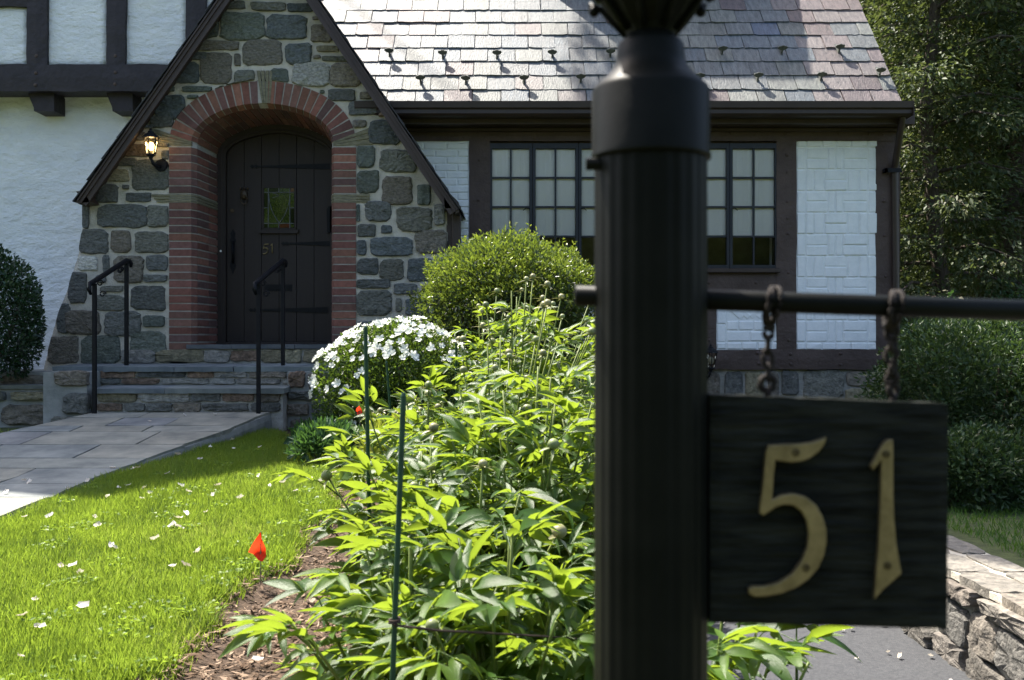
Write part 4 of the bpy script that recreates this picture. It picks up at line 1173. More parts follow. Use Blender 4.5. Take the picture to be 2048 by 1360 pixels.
# cheek wall and planter wall at the left of the steps
cheek = bmesh.new()
bbox(cheek, PX(104, 7.95), PX(190, 7.95), 7.80, 8.6, 0.6, ZL - 0.047)
bbox(cheek, -6.2, PX(104, 7.95), 7.95, 8.9, 0.5, PZ(771, 7.95)); bbox(cheek, -6.2, PX(100, 8.2), 8.12, 8.95, 0.9, PZ(744, 8.15))
ck = bm_obj("cheek_wall", cheek, m_cement, steps)
for (x0, y0, x1, y1, Yq, c) in ((112, 741, 180, 772, 7.8, 'n'), (126, 784, 182, 830, 7.8, 'd'), (0, 748, 92, 770, 8.12, 'n'), (-120, 748, -6, 770, 8.12, 'd'), (22, 782, 96, 800, 7.95, 'o'), (0, 806, 100, 850, 7.95, 'n'), (-110, 782, 16, 802, 7.95, 'd'), (-140, 806, -6, 850, 7.95, 'g'), (100, 832, 180, 870, 7.8, 'g')):
    me = stone_mesh("stone", (x1 - x0) * Yq / F, (y1 - y0) * Yq / F, 0.03, x0 + 400, 24, 6, 0.1, crag=.6)
    mesh_obj("stone", me, m_fieldstone, ck, Matrix.Translation((PX((x0 + x1) / 2, Yq), Yq - .002, PZ((y0 + y1) / 2, Yq))), [v * 1.2 for v in PAL[c]])
slab("ledge_slab", -6.2, PX(106, 7.93), 7.92, 8.14, PZ(770, 7.95), 0.03, steps, (0.20, 0.21, 0.20), 77)
# right cheek wall
ck2 = bmesh.new(); bbox(ck2, PX(570, 7.9), PX(705, 7.9), 7.98, 8.6, 0.55, ZL - .05); ck2 = bm_obj("cheek_wall", ck2, m_cement, steps)
for (x0, y0, x1, y1, c) in ((578, 742, 612, 775, 'r'), (615, 745, 660, 778, 'n'), (578, 782, 640, 800, 'd'), (575, 806, 620, 830, 'n'), (624, 804, 690, 832, 'd'), (580, 836, 650, 866, 'n'), (655, 838, 700, 866, 'd')):
    me = stone_mesh("stone", (x1 - x0) * 7.98 / F, (y1 - y0) * 7.98 / F, 0.03, x0 + 700, 24, 6, 0.12, crag=.6)
    mesh_obj("stone", me, m_fieldstone, ck2, Matrix.Translation((PX((x0 + x1) / 2, 7.98), 7.978, PZ((y0 + y1) / 2, 7.98))), [v * 1.1 for v in PAL[c]])

# flagstone walk
def walk_z(y):
    if y > 5.5: return ZW - 0.085 * (7.76 - y) if y < 7.76 else ZW
    return ZW - 0.085 * 2.26 - 0.030 * (5.5 - y)
def walk_r(y):   # right edge
    tab = [(-1, -2.35), (3.0, -2.32), (4.4, -2.28), (5.0, -2.27), (5.5, -2.28), (6.2, -2.16), (7.0, -2.0), (7.8, -1.885)]
    for (y0, x0), (y1, x1) in zip(tab, tab[1:]):
        if y0 <= y <= y1: return x0 + (x1 - x0) * (y - y0) / (y1 - y0)
    return -2.3
def walk_l(y):
    if y > 6.8: return -3.24 - (7.8 - y) * 0.30
    return -3.54 - min(1.2, (6.8 - y) * 0.3)
bm = bmesh.new(); rows = []
for y in np.arange(1.2, 7.83, 0.15):
    a, b = walk_l(y), walk_r(y)
    rows.append([bm.verts.new((a, y, 0.3)), bm.verts.new((a, y, walk_z(y) - .018)), bm.verts.new((b, y, walk_z(y) - .018)), bm.verts.new((b + .01, y, walk_z(y) - .06)), bm.verts.new((b + .03, y, 0.3))])
for r0, r1 in zip(rows, rows[1:]):
    for k in range(4): bm.faces.new((r0[k], r0[k+1], r1[k+1], r1[k]))
walk = bm_obj("walk", bm, m_cement, smooth=False); tag(walk, kind="structure")
# flagstones in courses that run across the walk
R = random.Random(5)
ycuts = [7.80, 7.52, 7.16, 6.92, 6.45, 6.02, 5.74, 5.30, 4.92, 4.45, 4.0, 3.5, 3.0, 2.5, 1.9, 1.3]
for k, (y1_, y0_) in enumerate(zip(ycuts, ycuts[1:])):
    a, b = walk_l((y0_ + y1_) / 2), walk_r((y0_ + y1_) / 2)
    cuts = [a]
    x = a + R.uniform(0.25, 0.6)
    while x < b - 0.3:
        cuts.append(x); x += R.uniform(0.42, 0.95)
    cuts.append(b)
    for i, (xa, xb) in enumerate(zip(cuts, cuts[1:])):
        g_ = 0.006
        def cx_(x, y, i=i):
            if i == len(cuts) - 2 and x == xb: return walk_r(y) + R.uniform(-.012, .012)
            if i == 0 and x == xa: return walk_l(y)
            return x + R.uniform(-.006, .006)
        bm = bmesh.new()
        pts = []
        for (x, y) in ((xa, y0_ + g_), ((xa + xb) / 2, y0_ + g_), (xb, y0_ + g_), (xb, (y0_ + y1_) / 2), (xb, y1_ - g_), ((xa + xb) / 2, y1_ - g_), (xa, y1_ - g_), (xa, (y0_ + y1_) / 2)):
            X = cx_(x, y) + (g_ if x == xa else -g_ if x == xb else 0)
            pts.append(Vector((X, y + R.uniform(-.004, .004), walk_z(y) + R.uniform(-.002, .002))))
        poly_prism(bm, pts, Vector((0, 0, -0.03)))
        c = random.choice([(0.185, 0.20, 0.20), (0.215, 0.225, 0.21), (0.235, 0.235, 0.21), (0.20, 0.205, 0.21), (0.235, 0.23, 0.20)])
        bm_obj("flagstone", bm, m_bluestone, walk, color=c)
# ================================================================ HANDRAILS, LANTERNS
def handrail(label, fx, fy, fz, rx, ry, rz, topf, topr):
    t = thing("handrail", (fx, fy, fz), label, "handrail", "iron handrails at the entrance steps")
    bm = bmesh.new(); bbox(bm, fx - .014, fx + .014, fy - .014, fy + .014, fz - .03, topf - .02); bm_obj("post", bm, m_iron, t)
    bm = bmesh.new(); bbox(bm, rx - .014, rx + .014, ry - .014, ry + .014, rz - .03, topr - .02); bm_obj("post", bm, m_iron, t)
    A, B = Vector((fx, fy, topf)), Vector((rx, ry, topr))
    d = (B - A).normalized()
    bm = bmesh.new()
    pts = [A - d * 0.055 + Vector((0, 0, -0.085)), A - d * 0.085 + Vector((0, 0, -0.035)), A - d * 0.065, A - d * 0.02, A + d * .02, (A + B) / 2, B, B + Vector((0, 0.06, -.002)), B + Vector((0.004, 0.085, -.02)), B + Vector((0.004, 0.085, -.05))]
    tube(bm, pts, [.012, .02, .021, .021, .021, .021, .021, .021, .018, .012], 8)
    bm_obj("top_rail", bm, m_iron, t, smooth=True)
    # scrolls under the rail
    for (c, s, r) in ((A + d * .09 + Vector((0, 0, -.045)), 1, .026), (B - d * .10 + Vector((0, 0, -.045)), -1, .026), (A + Vector((.055, .02, -.10)), 1, .026), (B + Vector((-.045, -.02, -.085)), -1, .026)):
        bm = bmesh.new()
        tube(bm, [c + Vector((math.cos(a) * r * (1 - a / 12), 0, math.sin(a) * r * (1 - a / 12))) * 1.0 for a in np.linspace(0, 7.5, 18)], 0.0055, 6)
        bm_obj("scroll", bm, m_iron, t, smooth=True)
    return t
handrail("black iron handrail left of the steps against the stone wall", PX(189, 7.72), 7.72, ZW - .005, PX(253, 8.22), 8.22, ZL, PZ(562, 7.72), PZ(521, 8.22))
handrail("black iron handrail right of the steps in front of the door", PX(517, 7.72), 7.72, ZW - .005, PX(566, 8.22), 8.22, ZL, PZ(562, 7.72), PZ(521, 8.22))

def wall_lantern(name, label, cx, zc, ywall, s, lit, side=1):
    """six sided lantern held by a curved arm; zc = middle of the glass"""
    t = thing(name, (cx + side * .03 * s, ywall, zc - .17 * s), label, "lantern")
    yc = ywall - 0.13 * s
    def ring(r, z, n=6): return [Vector((cx + r * s * math.cos(2 * math.pi * (k + .5) / n), yc + r * s * math.sin(2 * math.pi * (k + .5) / n), zc + z * s)) for k in range(n)]
    bm = bmesh.new()
    prof = [(0.072, 0.066), (0.070, 0.076), (0.045, 0.10), (0.026, 0.112), (0.024, 0.124), (0.010, 0.130), (0.012, 0.142), (0.003, 0.152)]
    rr = [[bm.verts.new(p) for p in ring(r, z)] for r, z in prof]
    for a, b in zip(rr, rr[1:]):
        for k in range(6): bm.faces.new((a[k], a[(k+1) % 6], b[(k+1) % 6], b[k]))
    bm.faces.new(rr[0]); bm.faces.new(rr[-1])
    bm_obj("lantern_roof", bm, m_iron, t)
    bm = bmesh.new(); prof = [(0.038, -0.068), (0.040, -0.078), (0.020, -0.092), (0.014, -0.110)]
    rr = [[bm.verts.new(p) for p in ring(r, z)] for r, z in prof]
    for a, b in zip(rr, rr[1:]):
        for k in range(6): bm.faces.new((a[k], a[(k+1) % 6], b[(k+1) % 6], b[k]))
    bm.faces.new(rr[0]); bm.faces.new(rr[-1]); bm_obj("lantern_base", bm, m_iron, t)
    bm = bmesh.new()
    for p, q in zip(ring(0.038, -0.07), ring(0.060, 0.068)): tube(bm, [p, q], 0.0035 * s + .001, 5)
    bm_obj("lantern_bars", bm, m_iron, t)
    bm = bmesh.new()
    ra = [bm.verts.new(p) for p in ring(0.036, -0.068)]; rb = [bm.verts.new(p) for p in ring(0.057, 0.066)]
    for k in range(6): bm.faces.new((ra[k], ra[(k+1) % 6], rb[(k+1) % 6], rb[k]))
    bm_obj("lantern_glass", bm, GLASS("lantern_glass", (0.95, 0.9, 0.8)), t)
    if lit:
        mb = bpy.data.materials.new("lit_bulb"); nd, lk = nodes_of(mb)
        p = nd["Principled BSDF"]; p.inputs["Base Color"].default_value = (1, .85, .6, 1); p.inputs["Emission Color"].default_value = (1, 0.72, 0.30, 1); p.inputs["Emission Strength"].default_value = 2.6
    else:
        mb = M("unlit_bulb", (0.5, 0.5, 0.45), None, 4, 0.4)
    bm = bmesh.new(); bmesh.ops.create_uvsphere(bm, u_segments=14, v_segments=9, radius=0.030 * s, matrix=Matrix.Translation((cx, yc, zc - .004 * s)) @ Matrix.Diagonal((1, 1, 1.25, 1)))
    bm_obj("bulb", bm, mb, t, smooth=True)
    bm = bmesh.new()
    hook = [Vector((cx, yc, zc - .10 * s)), Vector((cx + side * .012 * s, yc + .02 * s, zc - .145 * s)), Vector((cx + side * .03 * s, yc + .06 * s, zc - .165 * s)), Vector((cx + side * .042 * s, ywall - .01, zc - .15 * s))]
    tube(bm, hook, [.010 * s, .014 * s, .016 * s, .018 * s], 8)
    bm_obj("arm", bm, m_iron, t, smooth=True)
    bm = bmesh.new(); tube(bm, [Vector((cx + side * .045 * s, ywall - .025 * s, zc - .145 * s)), Vector((cx + side * .045 * s, ywall + .01, zc - .145 * s))], [.050 * s, .062 * s], 12)
    bm_obj("wall_plate", bm, m_iron, t)
    if lit:
        ld = bpy.data.lights.new("lantern_light", 'POINT'); ld.energy = 0.28; ld.color = (1, .68, .32); ld.shadow_soft_size = 0.03
        lo = bpy.data.objects.new("lantern_light", ld); lo.location = (cx, yc - .0, zc + .045 * s); C.objects.link(lo); setparent(lo, t)
    return t
wall_lantern("wall_lantern", "lit black wall lantern on the stone gable left of the door", PX(300, 8.44), PZ(291, 8.44), YG - 0.01, 1.0, True)
wall_lantern("wall_lantern", "small unlit lantern on the wall low beside the lamp post", PX(1421, 8.85), PZ(720, 8.85), YT - .005, 0.95, False, -1)

# ================================================================ RETAINING WALL BESIDE THE DRIVEWAY
rw = thing("retaining_wall", (2.1, 4.0, DRIVE_Z), "low fieldstone retaining wall with mortared cap along the driveway", "stone wall")
XWf, ZWt = 1.90, CZ - 0.99
bm = bmesh.new(); bbox(bm, XWf + .012, XWf + .29, 0.9, 6.6, -0.1, ZWt - .03); rc = bm_obj("wall_core", bm, m_mortar_grey, rw)
R = random.Random(21)
zrow = DRIVE_Z - 0.03
while zrow < ZWt - .06:
    h = R.uniform(.13, .22)
    h = min(h, ZWt - .035 - zrow)
    y = 0.95
    while y < 6.5:
        w = R.uniform(.20, .45)
        me = stone_mesh("stone", w * 1.0, h * 1.0, R.uniform(.035, .06), int(y * 100 + zrow * 999), 30, 5.5, 0.16, crag=.35)
        mw = Matrix.Translation((XWf + .02, y + w / 2, zrow + h / 2)) @ Matrix.Rotation(-math.pi / 2, 4, 'Z') @ Matrix.Rotation(R.uniform(-.2, .2), 4, 'Y')
        mesh_obj("stone", me, m_fieldstone, rc, mw, tone(R.choice([(0.165, 0.15, 0.13), (0.14, 0.128, 0.115), (0.19, 0.17, 0.15), (0.125, 0.12, 0.11)]), .8, 1.3, R))
        y += w
    zrow += h
bm = bmesh.new(); bbox(bm, XWf - .005, XWf + .32, 0.9, 6.6, ZWt - .035, ZWt - .006); cap = bm_obj("mortar_cap", bm, m_mortar, rw)
y = 0.95
while y < 6.5:
    w = R.uniform(.3, .5)
    for (xa, xb) in ((XWf - .012, XWf + R.uniform(.11, .19)), (None, XWf + .325)):
        if xa is None: xa = prevx + .014
        prevx = xb
        n = 20; bm = bmesh.new(); pts = []
        for k in range(n):
            t = 2 * math.pi * k / n; c, s = math.cos(t), math.sin(t)
            r = (abs(c) ** 9 + abs(s) ** 9) ** (-1 / 9) * R.uniform(.95, 1.02)
            pts.append(Vector(((xa + xb) / 2 + c * r * (xb - xa) / 2, y + w / 2 + s * r * (w - .014) / 2, ZWt + R.uniform(-.003, .004))))
        poly_prism(bm, pts, Vector((0, 0, -.04)))
        bm_obj("cap_stone", bm, m_fieldstone, cap, color=tone((0.19, 0.175, 0.15), .85, 1.15, R))
    y += w

# ================================================================ GRASS, MULCH, PETALS
def grass(name, n, xr, yr, test, zf, mat, h=(0.030, 0.060), w=0.0030, fall=1.0):
    X = rng.uniform(*xr, n); U = rng.random(n)
    Y = yr[0] + (yr[1] - yr[0]) * U ** fall
    keep = np.array([test(x, y) for x, y in zip(X, Y)]); X, Y = X[keep], Y[keep]; n = len(X)
    Z = np.array([zf(x, y) for x, y in zip(X, Y)])
    P = np.stack([X, Y, Z - .004], 1)
    D = rng.normal(size=(n, 3)) * np.array([.42, .42, .12]) + np.array([0, 0, 1.0])
    # clumps lean together
    lean = np.array([(mnoise.noise((x * 4, y * 4, 0)), mnoise.noise((x * 4, y * 4, 9)), 0) for x, y in zip(X, Y)])
    D += lean * .6
    N = rand_unit(n); 
    L = rng.uniform(h[0], h[1], n) * (1 + .35 * np.array([mnoise.noise((x * 2.5, y * 2.5, 4)) for x, y in zip(X, Y)]))
    tone = np.clip(rng.random(n) * .7 + .3 * (np.array([mnoise.noise((x * 1.8, y * 1.8, 7)) for x, y in zip(X, Y)]) + .5), 0, 1)
    o = leaf_cloud(name, P, D, N, L, rng.uniform(.7, 1.3, n) * w, mat, None, fold=0.1, rnd=tone, belly=.4)
    return o
def on_left_lawn(x, y):
    if x > bed_x(y) + .02 + random.uniform(-.03, .03): return False
    if walk_l(y) - .02 < x < walk_r(y) + .02: return False
    if y > 7.7: return False
    return True
gl = grass("lawn_grass", 230000, (-2.75, -0.8), (2.2, 7.6), on_left_lawn, ground_z, l_grass, (.028, .066), .0031, 1.25)
tag(gl, "bright green mown lawn left of the flower bed", "grass", kind="stuff")
g2 = grass("lawn_fringe_grass", 50000, (-5.5, -0.85), (-0.5, 7.6), on_left_lawn, ground_z, l_grass, (.035, .06), .006, 1.0)
tag(g2, "green lawn beyond the walk and near the street", "grass", kind="stuff")
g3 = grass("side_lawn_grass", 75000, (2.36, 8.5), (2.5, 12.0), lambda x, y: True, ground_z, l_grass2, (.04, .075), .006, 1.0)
tag(g3, "shaded lawn right of the driveway wall", "grass", kind="stuff")

# clover and weeds in the turf
cl = rng.random((70, 2)); PP = []
for u, v in cl:
    y = 2.3 + 4.5 * v ** 1.3; x = bed_x(y) - .04 - (1.5 * u ** 2.2)
    if walk_l(y) < x < walk_r(y) + .03: continue
    m_ = int(rng.integers(14, 45)); q = rng.normal(size=(m_, 2)) * .035
    PP += [(x + a, y + b, ground_z(x, y) + .022 + .02 * rng.random()) for a, b in q]
PP = np.array(PP); n = len(PP)
o = leaf_cloud("clover_patches", PP, rng.normal(size=(n, 3)) * np.array([1, 1, .3]), rng.normal(size=(n, 3)) * .4 + np.array([0, 0, 1]), rng.uniform(.012, .024, n), rng.uniform(.010, .018, n), l_grass, None, rnd=rng.random(n) * .6)
tag(o, "small clover patches growing in the lawn near the bed", "clover", kind="stuff")

# bark mulch
n = 32000
Y = 1.6 + 6.6 * rng.random(n) ** 1.5; X = np.array([bed_x(y) + .0 + (0.75 - bed_x(y)) * rng.random() ** 1.3 for y in Y])
P = np.stack([X, Y, np.array([ground_z(x, y) for x, y in zip(X, Y)]) + .018 + rng.random(n) * .012], 1)
D = rng.normal(size=(n, 3)) * np.array([1, 1, .25]); Nn = rng.normal(size=(n, 3)) * .35 + np.array([0, 0, 1])
o = leaf_cloud("bark_mulch", P, D, Nn, rng.uniform(.012, .055, n), rng.uniform(.004, .012, n), l_chip, None, fold=-.3, belly=.5)
tag(o, "brown shredded bark mulch spread over the flower bed", "mulch", kind="stuff")

def petal_mesh(seed):
    R = random.Random(seed); bm = bmesh.new()
    g_ = []
    for i in range(4):
        row = []
        for j in range(4):
            u, v = i / 3 - .5, j / 3 - .5
            ww = 1 - .5 * abs(u) * 1.2
            row.append(bm.verts.new((u * .034, v * .024 * ww, .010 * (u * u * 1.5 + v * v * 2) + R.uniform(-.003, .003))))
        g_.append(row)
    for i in range(3):
        for j in range(3): bm.faces.new((g_[i][j], g_[i+1][j], g_[i+1][j+1], g_[i][j+1]))
    me = bpy.data.meshes.new("fallen_petal"); bm.to_mesh(me); bm.free(); me.materials.append(l_fallen)
    me.polygons.foreach_set("use_smooth", [True] * len(me.polygons))
    return me
PET = [petal_mesh(k) for k in range(5)]
def petal(x, y, z, s, label, group):
    o = mesh_obj("fallen_petal", random.choice(PET), l_fallen, None, Matrix.Translation((x, y, z)) @ Euler((random.uniform(-.6, .6), random.uniform(-.6, .6), random.uniform(0, 6.3))).to_matrix().to_4x4() @ Matrix.Scale(s, 4))
    tag(o, label, "petal", group); return o
def lawn_pt(px, py):
    v = (680 - py) / F
    Y = (lawn_z(0) - CZ) / (v - 0.0325); return (px - 1024) / F * Y, Y
LAWN_P = [(345,1068),(362,1072),(356,1052),(372,1043),(361,985),(377,997),(425,1004),(430,985),(438,983),(517,965),(560,968),(565,978),(592,996),(620,970),(667,958),(222,1110),(228,1113),(350,1069),(395,1122),(397,1117),(345,1153),(145,1152),(122,1152),(70,1222),(45,1255),(80,1278),(167,1235),(42,1340),(190,1050),(195,1068),(285,1012),(215,1008),(160,1165),(412,1040),(300,1000),(50,1050),(100,1048),(310,1095),(480,1010),(540,985),(640,975),(370,1150)]
for (px, py) in LAWN_P:
    x, y = lawn_pt(px, py); petal(x, y, ground_z(x, y) + .036, random.uniform(.7, 1.15), "pale fallen petal lying on the sunlit lawn", "petals on the sunlit lawn")
for (px, py) in ((225, 948), (267, 950), (275, 948), (355, 920), (400, 930), (465, 890), (467, 908), (237, 990), (256, 985), (288, 990), (335, 960), (520, 905), (300, 925), (420, 905), (175, 975)):
    x, y = lawn_pt(px, py); petal(x, y, ground_z(x, y) + .036, random.uniform(.7, 1.1), "pale fallen petal lying on the shaded lawn", "petals on the shaded lawn")
for (px, Y_) in ((48, 5.35), (60, 5.3), (368, 7.6), (430, 7.62), (135, 5.1), (12, 5.0), (300, 7.3)):
    x = (px - 1024) / F * Y_; petal(x, Y_, walk_z(Y_) + .008, 1.0, "pale fallen petal lying on the flagstone walk", "petals on the walk")
for k in range(26):
    x, y = random.uniform(.95, 1.85), random.uniform(3.6, 5.2)
    petal(x, y, DRIVE_Z + .022 + .015 * (x - 1.3) ** 2, random.uniform(.5, .9), "small white petal lying on the dark driveway", "petals on the driveway")
for (x, y) in ((-.78, 3.0), (-.7, 2.75), (-.74, 2.9), (-1.4, 6.9), (-1.3, 7.1), (-.66, 3.3)):
    petal(x, y, ground_z(x, y) + .04, .9, "pale fallen petal lying on the bark mulch", "petals on the mulch")

# ================================================================ SHRUBS
def ellipsoid_points(n, c, r, shell=0.25, zmin=-0.8, lump=0.12, seed=0, low=None):
    d = rand_unit(n * 2); d = d[d[:, 2] > zmin][:n]; n = len(d)
    lum = np.array([1 + lump * (mnoise.noise((v[0] * 2.6 + seed, v[1] * 2.6, v[2] * 2.6)) + .5 * mnoise.noise((v[0] * 6 + seed, v[1] * 6, v[2] * 6))) for v in d])
    k = (1 - shell * rng.random(n) ** 1.4) * lum
    P = d * k[:, None] * np.array(r)
    if low: P[:, 2] = np.where(P[:, 2] < 0, P[:, 2] * low / r[2], P[:, 2])
    P = P + np.array(c)
    nv = nrm(d / np.array(r))
    return P, nv, k / lum
def stems(parent, c, base_z, r, k=7, rad=0.014, name="stem"):
    for i in range(k):
        a = 2 * math.pi * i / k + random.uniform(-.3, .3)
        p0 = Vector((c[0] + .08 * r[0] * math.cos(a), c[1] + .08 * r[1] * math.sin(a), base_z - .05))
        p1 = Vector((c[0] + .35 * r[0] * math.cos(a), c[1] + .35 * r[1] * math.sin(a), (base_z + c[2]) / 2))
        p2 = Vector((c[0] + .7 * r[0] * math.cos(a), c[1] + .7 * r[1] * math.sin(a), c[2] + .35 * r[2]))
        bm = bmesh.new(); tube(bm, [p0, p1, p2], [rad, rad * .8, rad * .4], 6); bm_obj(name, bm, m_twig, parent, smooth=True)

# glossy round evergreen shrub under the window
c, r = (0.0, 7.35, 1.78), (0.68, 0.60, 0.47)
bz = ground_z(-0.3, 7.4)
t = thing("round_evergreen_shrub", (c[0], c[1], bz), "clipped round evergreen shrub with glossy leaves and golden tips under the window", "shrub")
P, Nv, k = ellipsoid_points(30000, c, r, .34, -.98, .19, 3, .85)
D = Nv * .75 + rand_unit(len(P)) * .75 + np.array([0, 0, .35])
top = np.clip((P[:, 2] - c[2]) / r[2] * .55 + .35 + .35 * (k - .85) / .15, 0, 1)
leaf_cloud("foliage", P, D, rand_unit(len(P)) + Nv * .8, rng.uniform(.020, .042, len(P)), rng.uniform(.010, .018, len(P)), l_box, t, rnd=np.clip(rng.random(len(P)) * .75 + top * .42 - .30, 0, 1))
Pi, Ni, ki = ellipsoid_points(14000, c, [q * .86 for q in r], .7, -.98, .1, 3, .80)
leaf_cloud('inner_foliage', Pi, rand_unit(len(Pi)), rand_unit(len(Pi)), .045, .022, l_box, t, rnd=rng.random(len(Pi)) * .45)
stems(t, c, bz, r, 9)
Ps_, Nv_, k_ = ellipsoid_points(260, c, r, .02, -.3, .19, 3, .85)
SP, SD, SN = [], [], []
for p_, n_ in zip(Ps_, Nv_):
    dir_ = n_ + rng.normal(size=3) * .45 + np.array([0, 0, .5]); dir_ /= np.linalg.norm(dir_); Ls = rng.uniform(.03, .085)
    for j_ in range(7):
        SP.append(p_ + dir_ * Ls * j_ / 6); SD.append(dir_ * .6 + rng.normal(size=3) * .7); SN.append(rng.normal(size=3))
SP, SD, SN = np.array(SP), np.array(SD), np.array(SN)
leaf_cloud('young_shoots', SP, SD, SN, rng.uniform(.02, .036, len(SP)), rng.uniform(.009, .014, len(SP)), l_box, t, rnd=rng.uniform(.6, 1, len(SP)))

# white azalea
c, r = (-0.765, 6.62, 1.18), (0.54, 0.42, 0.45)
bz = ground_z(-.9, 6.6)
t = thing("white_azalea", (c[0], c[1], bz), "rounded azalea bush covered in white flowers beside the steps", "shrub")
P, Nv, k = ellipsoid_points(16000, c, r, .34, -.85, .10, 8)
D = Nv * .7 + rand_unit(len(P)) * .8 + np.array([0, 0, .3])
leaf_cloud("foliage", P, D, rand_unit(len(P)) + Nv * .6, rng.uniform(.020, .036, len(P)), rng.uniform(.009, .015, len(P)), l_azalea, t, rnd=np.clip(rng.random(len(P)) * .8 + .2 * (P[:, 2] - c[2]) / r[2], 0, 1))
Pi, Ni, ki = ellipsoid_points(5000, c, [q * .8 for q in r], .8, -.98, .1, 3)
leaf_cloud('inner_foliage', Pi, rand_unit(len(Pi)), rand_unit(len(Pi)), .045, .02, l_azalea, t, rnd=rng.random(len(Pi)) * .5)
stems(t, c, bz, r, 8, .011)
def flower_mesh(seed):
    R = random.Random(seed); bm = bmesh.new()
    c0 = bm.verts.new((0, 0, 0))
    for k in range(5):
        a = 2 * math.pi * k / 5 + R.uniform(-.1, .1)
        rr = R.uniform(.026, .032)
        rr *= 1.05
        def pt(rad, da, z): return bm.verts.new((rad * math.cos(a + da), rad * math.sin(a + da), z + R.uniform(-.002, .002)))
        l, l2, m_, r2, rt = pt(rr * .55, -.60, .009), pt(rr * .92, -.42, .011), pt(rr * 1.0, 0, .016), pt(rr * .92, .42, .011), pt(rr * .55, .60, .009)
        bm.faces.new((c0, l, l2, m_)); bm.faces.new((c0, m_, r2, rt))
    for k in range(3):
        a = R.uniform(0, 6.28); q = [bm.verts.new((0, 0, 0)), bm.verts.new((.010 * math.cos(a), .010 * math.sin(a), .022)), bm.verts.new((.010 * math.cos(a + .3), .010 * math.sin(a + .3), .021))]
        bm.faces.new(q)
    me = bpy.data.meshes.new("flower"); bm.to_mesh(me); bm.free(); me.materials.append(l_petal); return me
FL = [flower_mesh(k) for k in range(4)]
placed = 0
R = random.Random(4)
while placed < 295:
    d = Vector((R.gauss(0, 1), R.gauss(0, 1), R.gauss(0, 1))).normalized()
    if d.z < -.6 or d.y > .75: continue
    pr_ = 1.0 if d.z > .40 else (0.4 if d.x < -.4 and d.z > -.1 else 0.07)
    if R.random() > pr_: continue
    lump = 1 + .10 * (mnoise.noise((d.x * 2.6 + 8, d.y * 2.6, d.z * 2.6)) + .5 * mnoise.noise((d.x * 6 + 8, d.y * 6, d.z * 6)))
    p = Vector((c[0] + d.x * r[0] * lump, c[1] + d.y * r[1] * lump, c[2] + d.z * r[2] * lump))
    nv = (Vector((d.x / r[0], d.y / r[1], d.z / r[2])).normalized() + Vector((R.uniform(-.5, .5), R.uniform(-.6, .3), R.uniform(-.2, .5)))).normalized()
    mw = Matrix.Translation(p + nv * .004) @ nv.to_track_quat('Z', 'Y').to_matrix().to_4x4() @ Matrix.Rotation(R.uniform(0, 6), 4, 'Z') @ Matrix.Scale(R.uniform(.68, 1.08), 4)
    mesh_obj("flower", R.choice(FL), l_petal, t, mw); placed += 1

# clipped shrub at the left edge
def leafy(name, label, c, r, bz, n, mat, L, Wd, lump=.14, seed=1, shell=.35, zmin=-.85, up=.3, cat="shrub", st=7, group=None):
    t = thing(name, (c[0], c[1], bz), label, cat, group)
    P, Nv, k = ellipsoid_points(n, c, r, shell, zmin, lump, seed)
    D = Nv * .7 + rand_unit(len(P)) * .8 + np.array([0, 0, up])
    leaf_cloud("foliage", P, D, rand_unit(len(P)) + Nv * .6, rng.uniform(L * .7, L * 1.3, len(P)), rng.uniform(Wd * .7, Wd * 1.3, len(P)), mat, t, rnd=np.clip(rng.random(len(P)) * .8 + .15 * (P[:, 2] - c[2]) / r[2] + .05, 0, 1))
    if st: stems(t, c, bz, r, st)
    return t
l_holly = LEAF("holly_leaf", [(0.008, 0.028, 0.012), (0.018, 0.05, 0.018), (0.04, 0.085, 0.03)], (0.08, 0.16, 0.03), 0.2, 0.3, 0.5)
leafy("clipped_holly", "dark green clipped shrub at the left edge by the stucco wall", (-4.22, 8.0, 1.66), (.44, .42, .58), PZ(744, 8.15), 16000, l_holly, .035, .018, .10, 5)
# yews right of the driveway
leafy("yew_bush", "big dark green yew bush right of the house corner", (3.44, 7.25, 1.14), (.84, .7, .56), ground_z(3.3, 7.2), 30000, l_yew, .046, .017, .30, 12, .45, -.95, .2)
leafy("yew_bush", "broad yew bush behind the driveway wall at the right edge", (4.75, 8.0, 1.02), (.9, .8, .7), ground_z(4.7, 8), 20000, l_yew, .048, .018, .22, 22, .45, -.9, .2)
leafy("low_yew_bush", "low dark yew growing on the lawn below the big bush", (2.88, 6.35, .64), (.46, .42, .30), ground_z(2.9, 6.4), 10000, l_yew, .046, .018, .2, 32, .5, -.6, .2)
# small plants at the foot of the azalea
leafy("ground_cover_plant", "small dark leafy plant at the foot of the azalea by the red flag", (-1.10, 6.05, .85), (.22, .20, .14), ground_z(-1.1, 6.05), 1500, l_hosta, .055, .020, .2, 41, .6, -.3, .5, "plant", 4)
leafy("ground_cover_plant", "bluish green leafy plant close to the steps under the azalea", (-1.22, 6.55, .86), (.20, .18, .10), ground_z(-1.2, 6.5), 500, l_hosta, .075, .04, .2, 42, .6, -.2, .6, "plant", 4)
leafy("lime_plant", "small lime yellow plant between the green stakes", (-.60, 5.0, .95), (.16, .14, .16), ground_z(-.6, 5.0), 900, l_lime, .045, .02, .2, 43, .6, -.3, .5, "plant", 4)
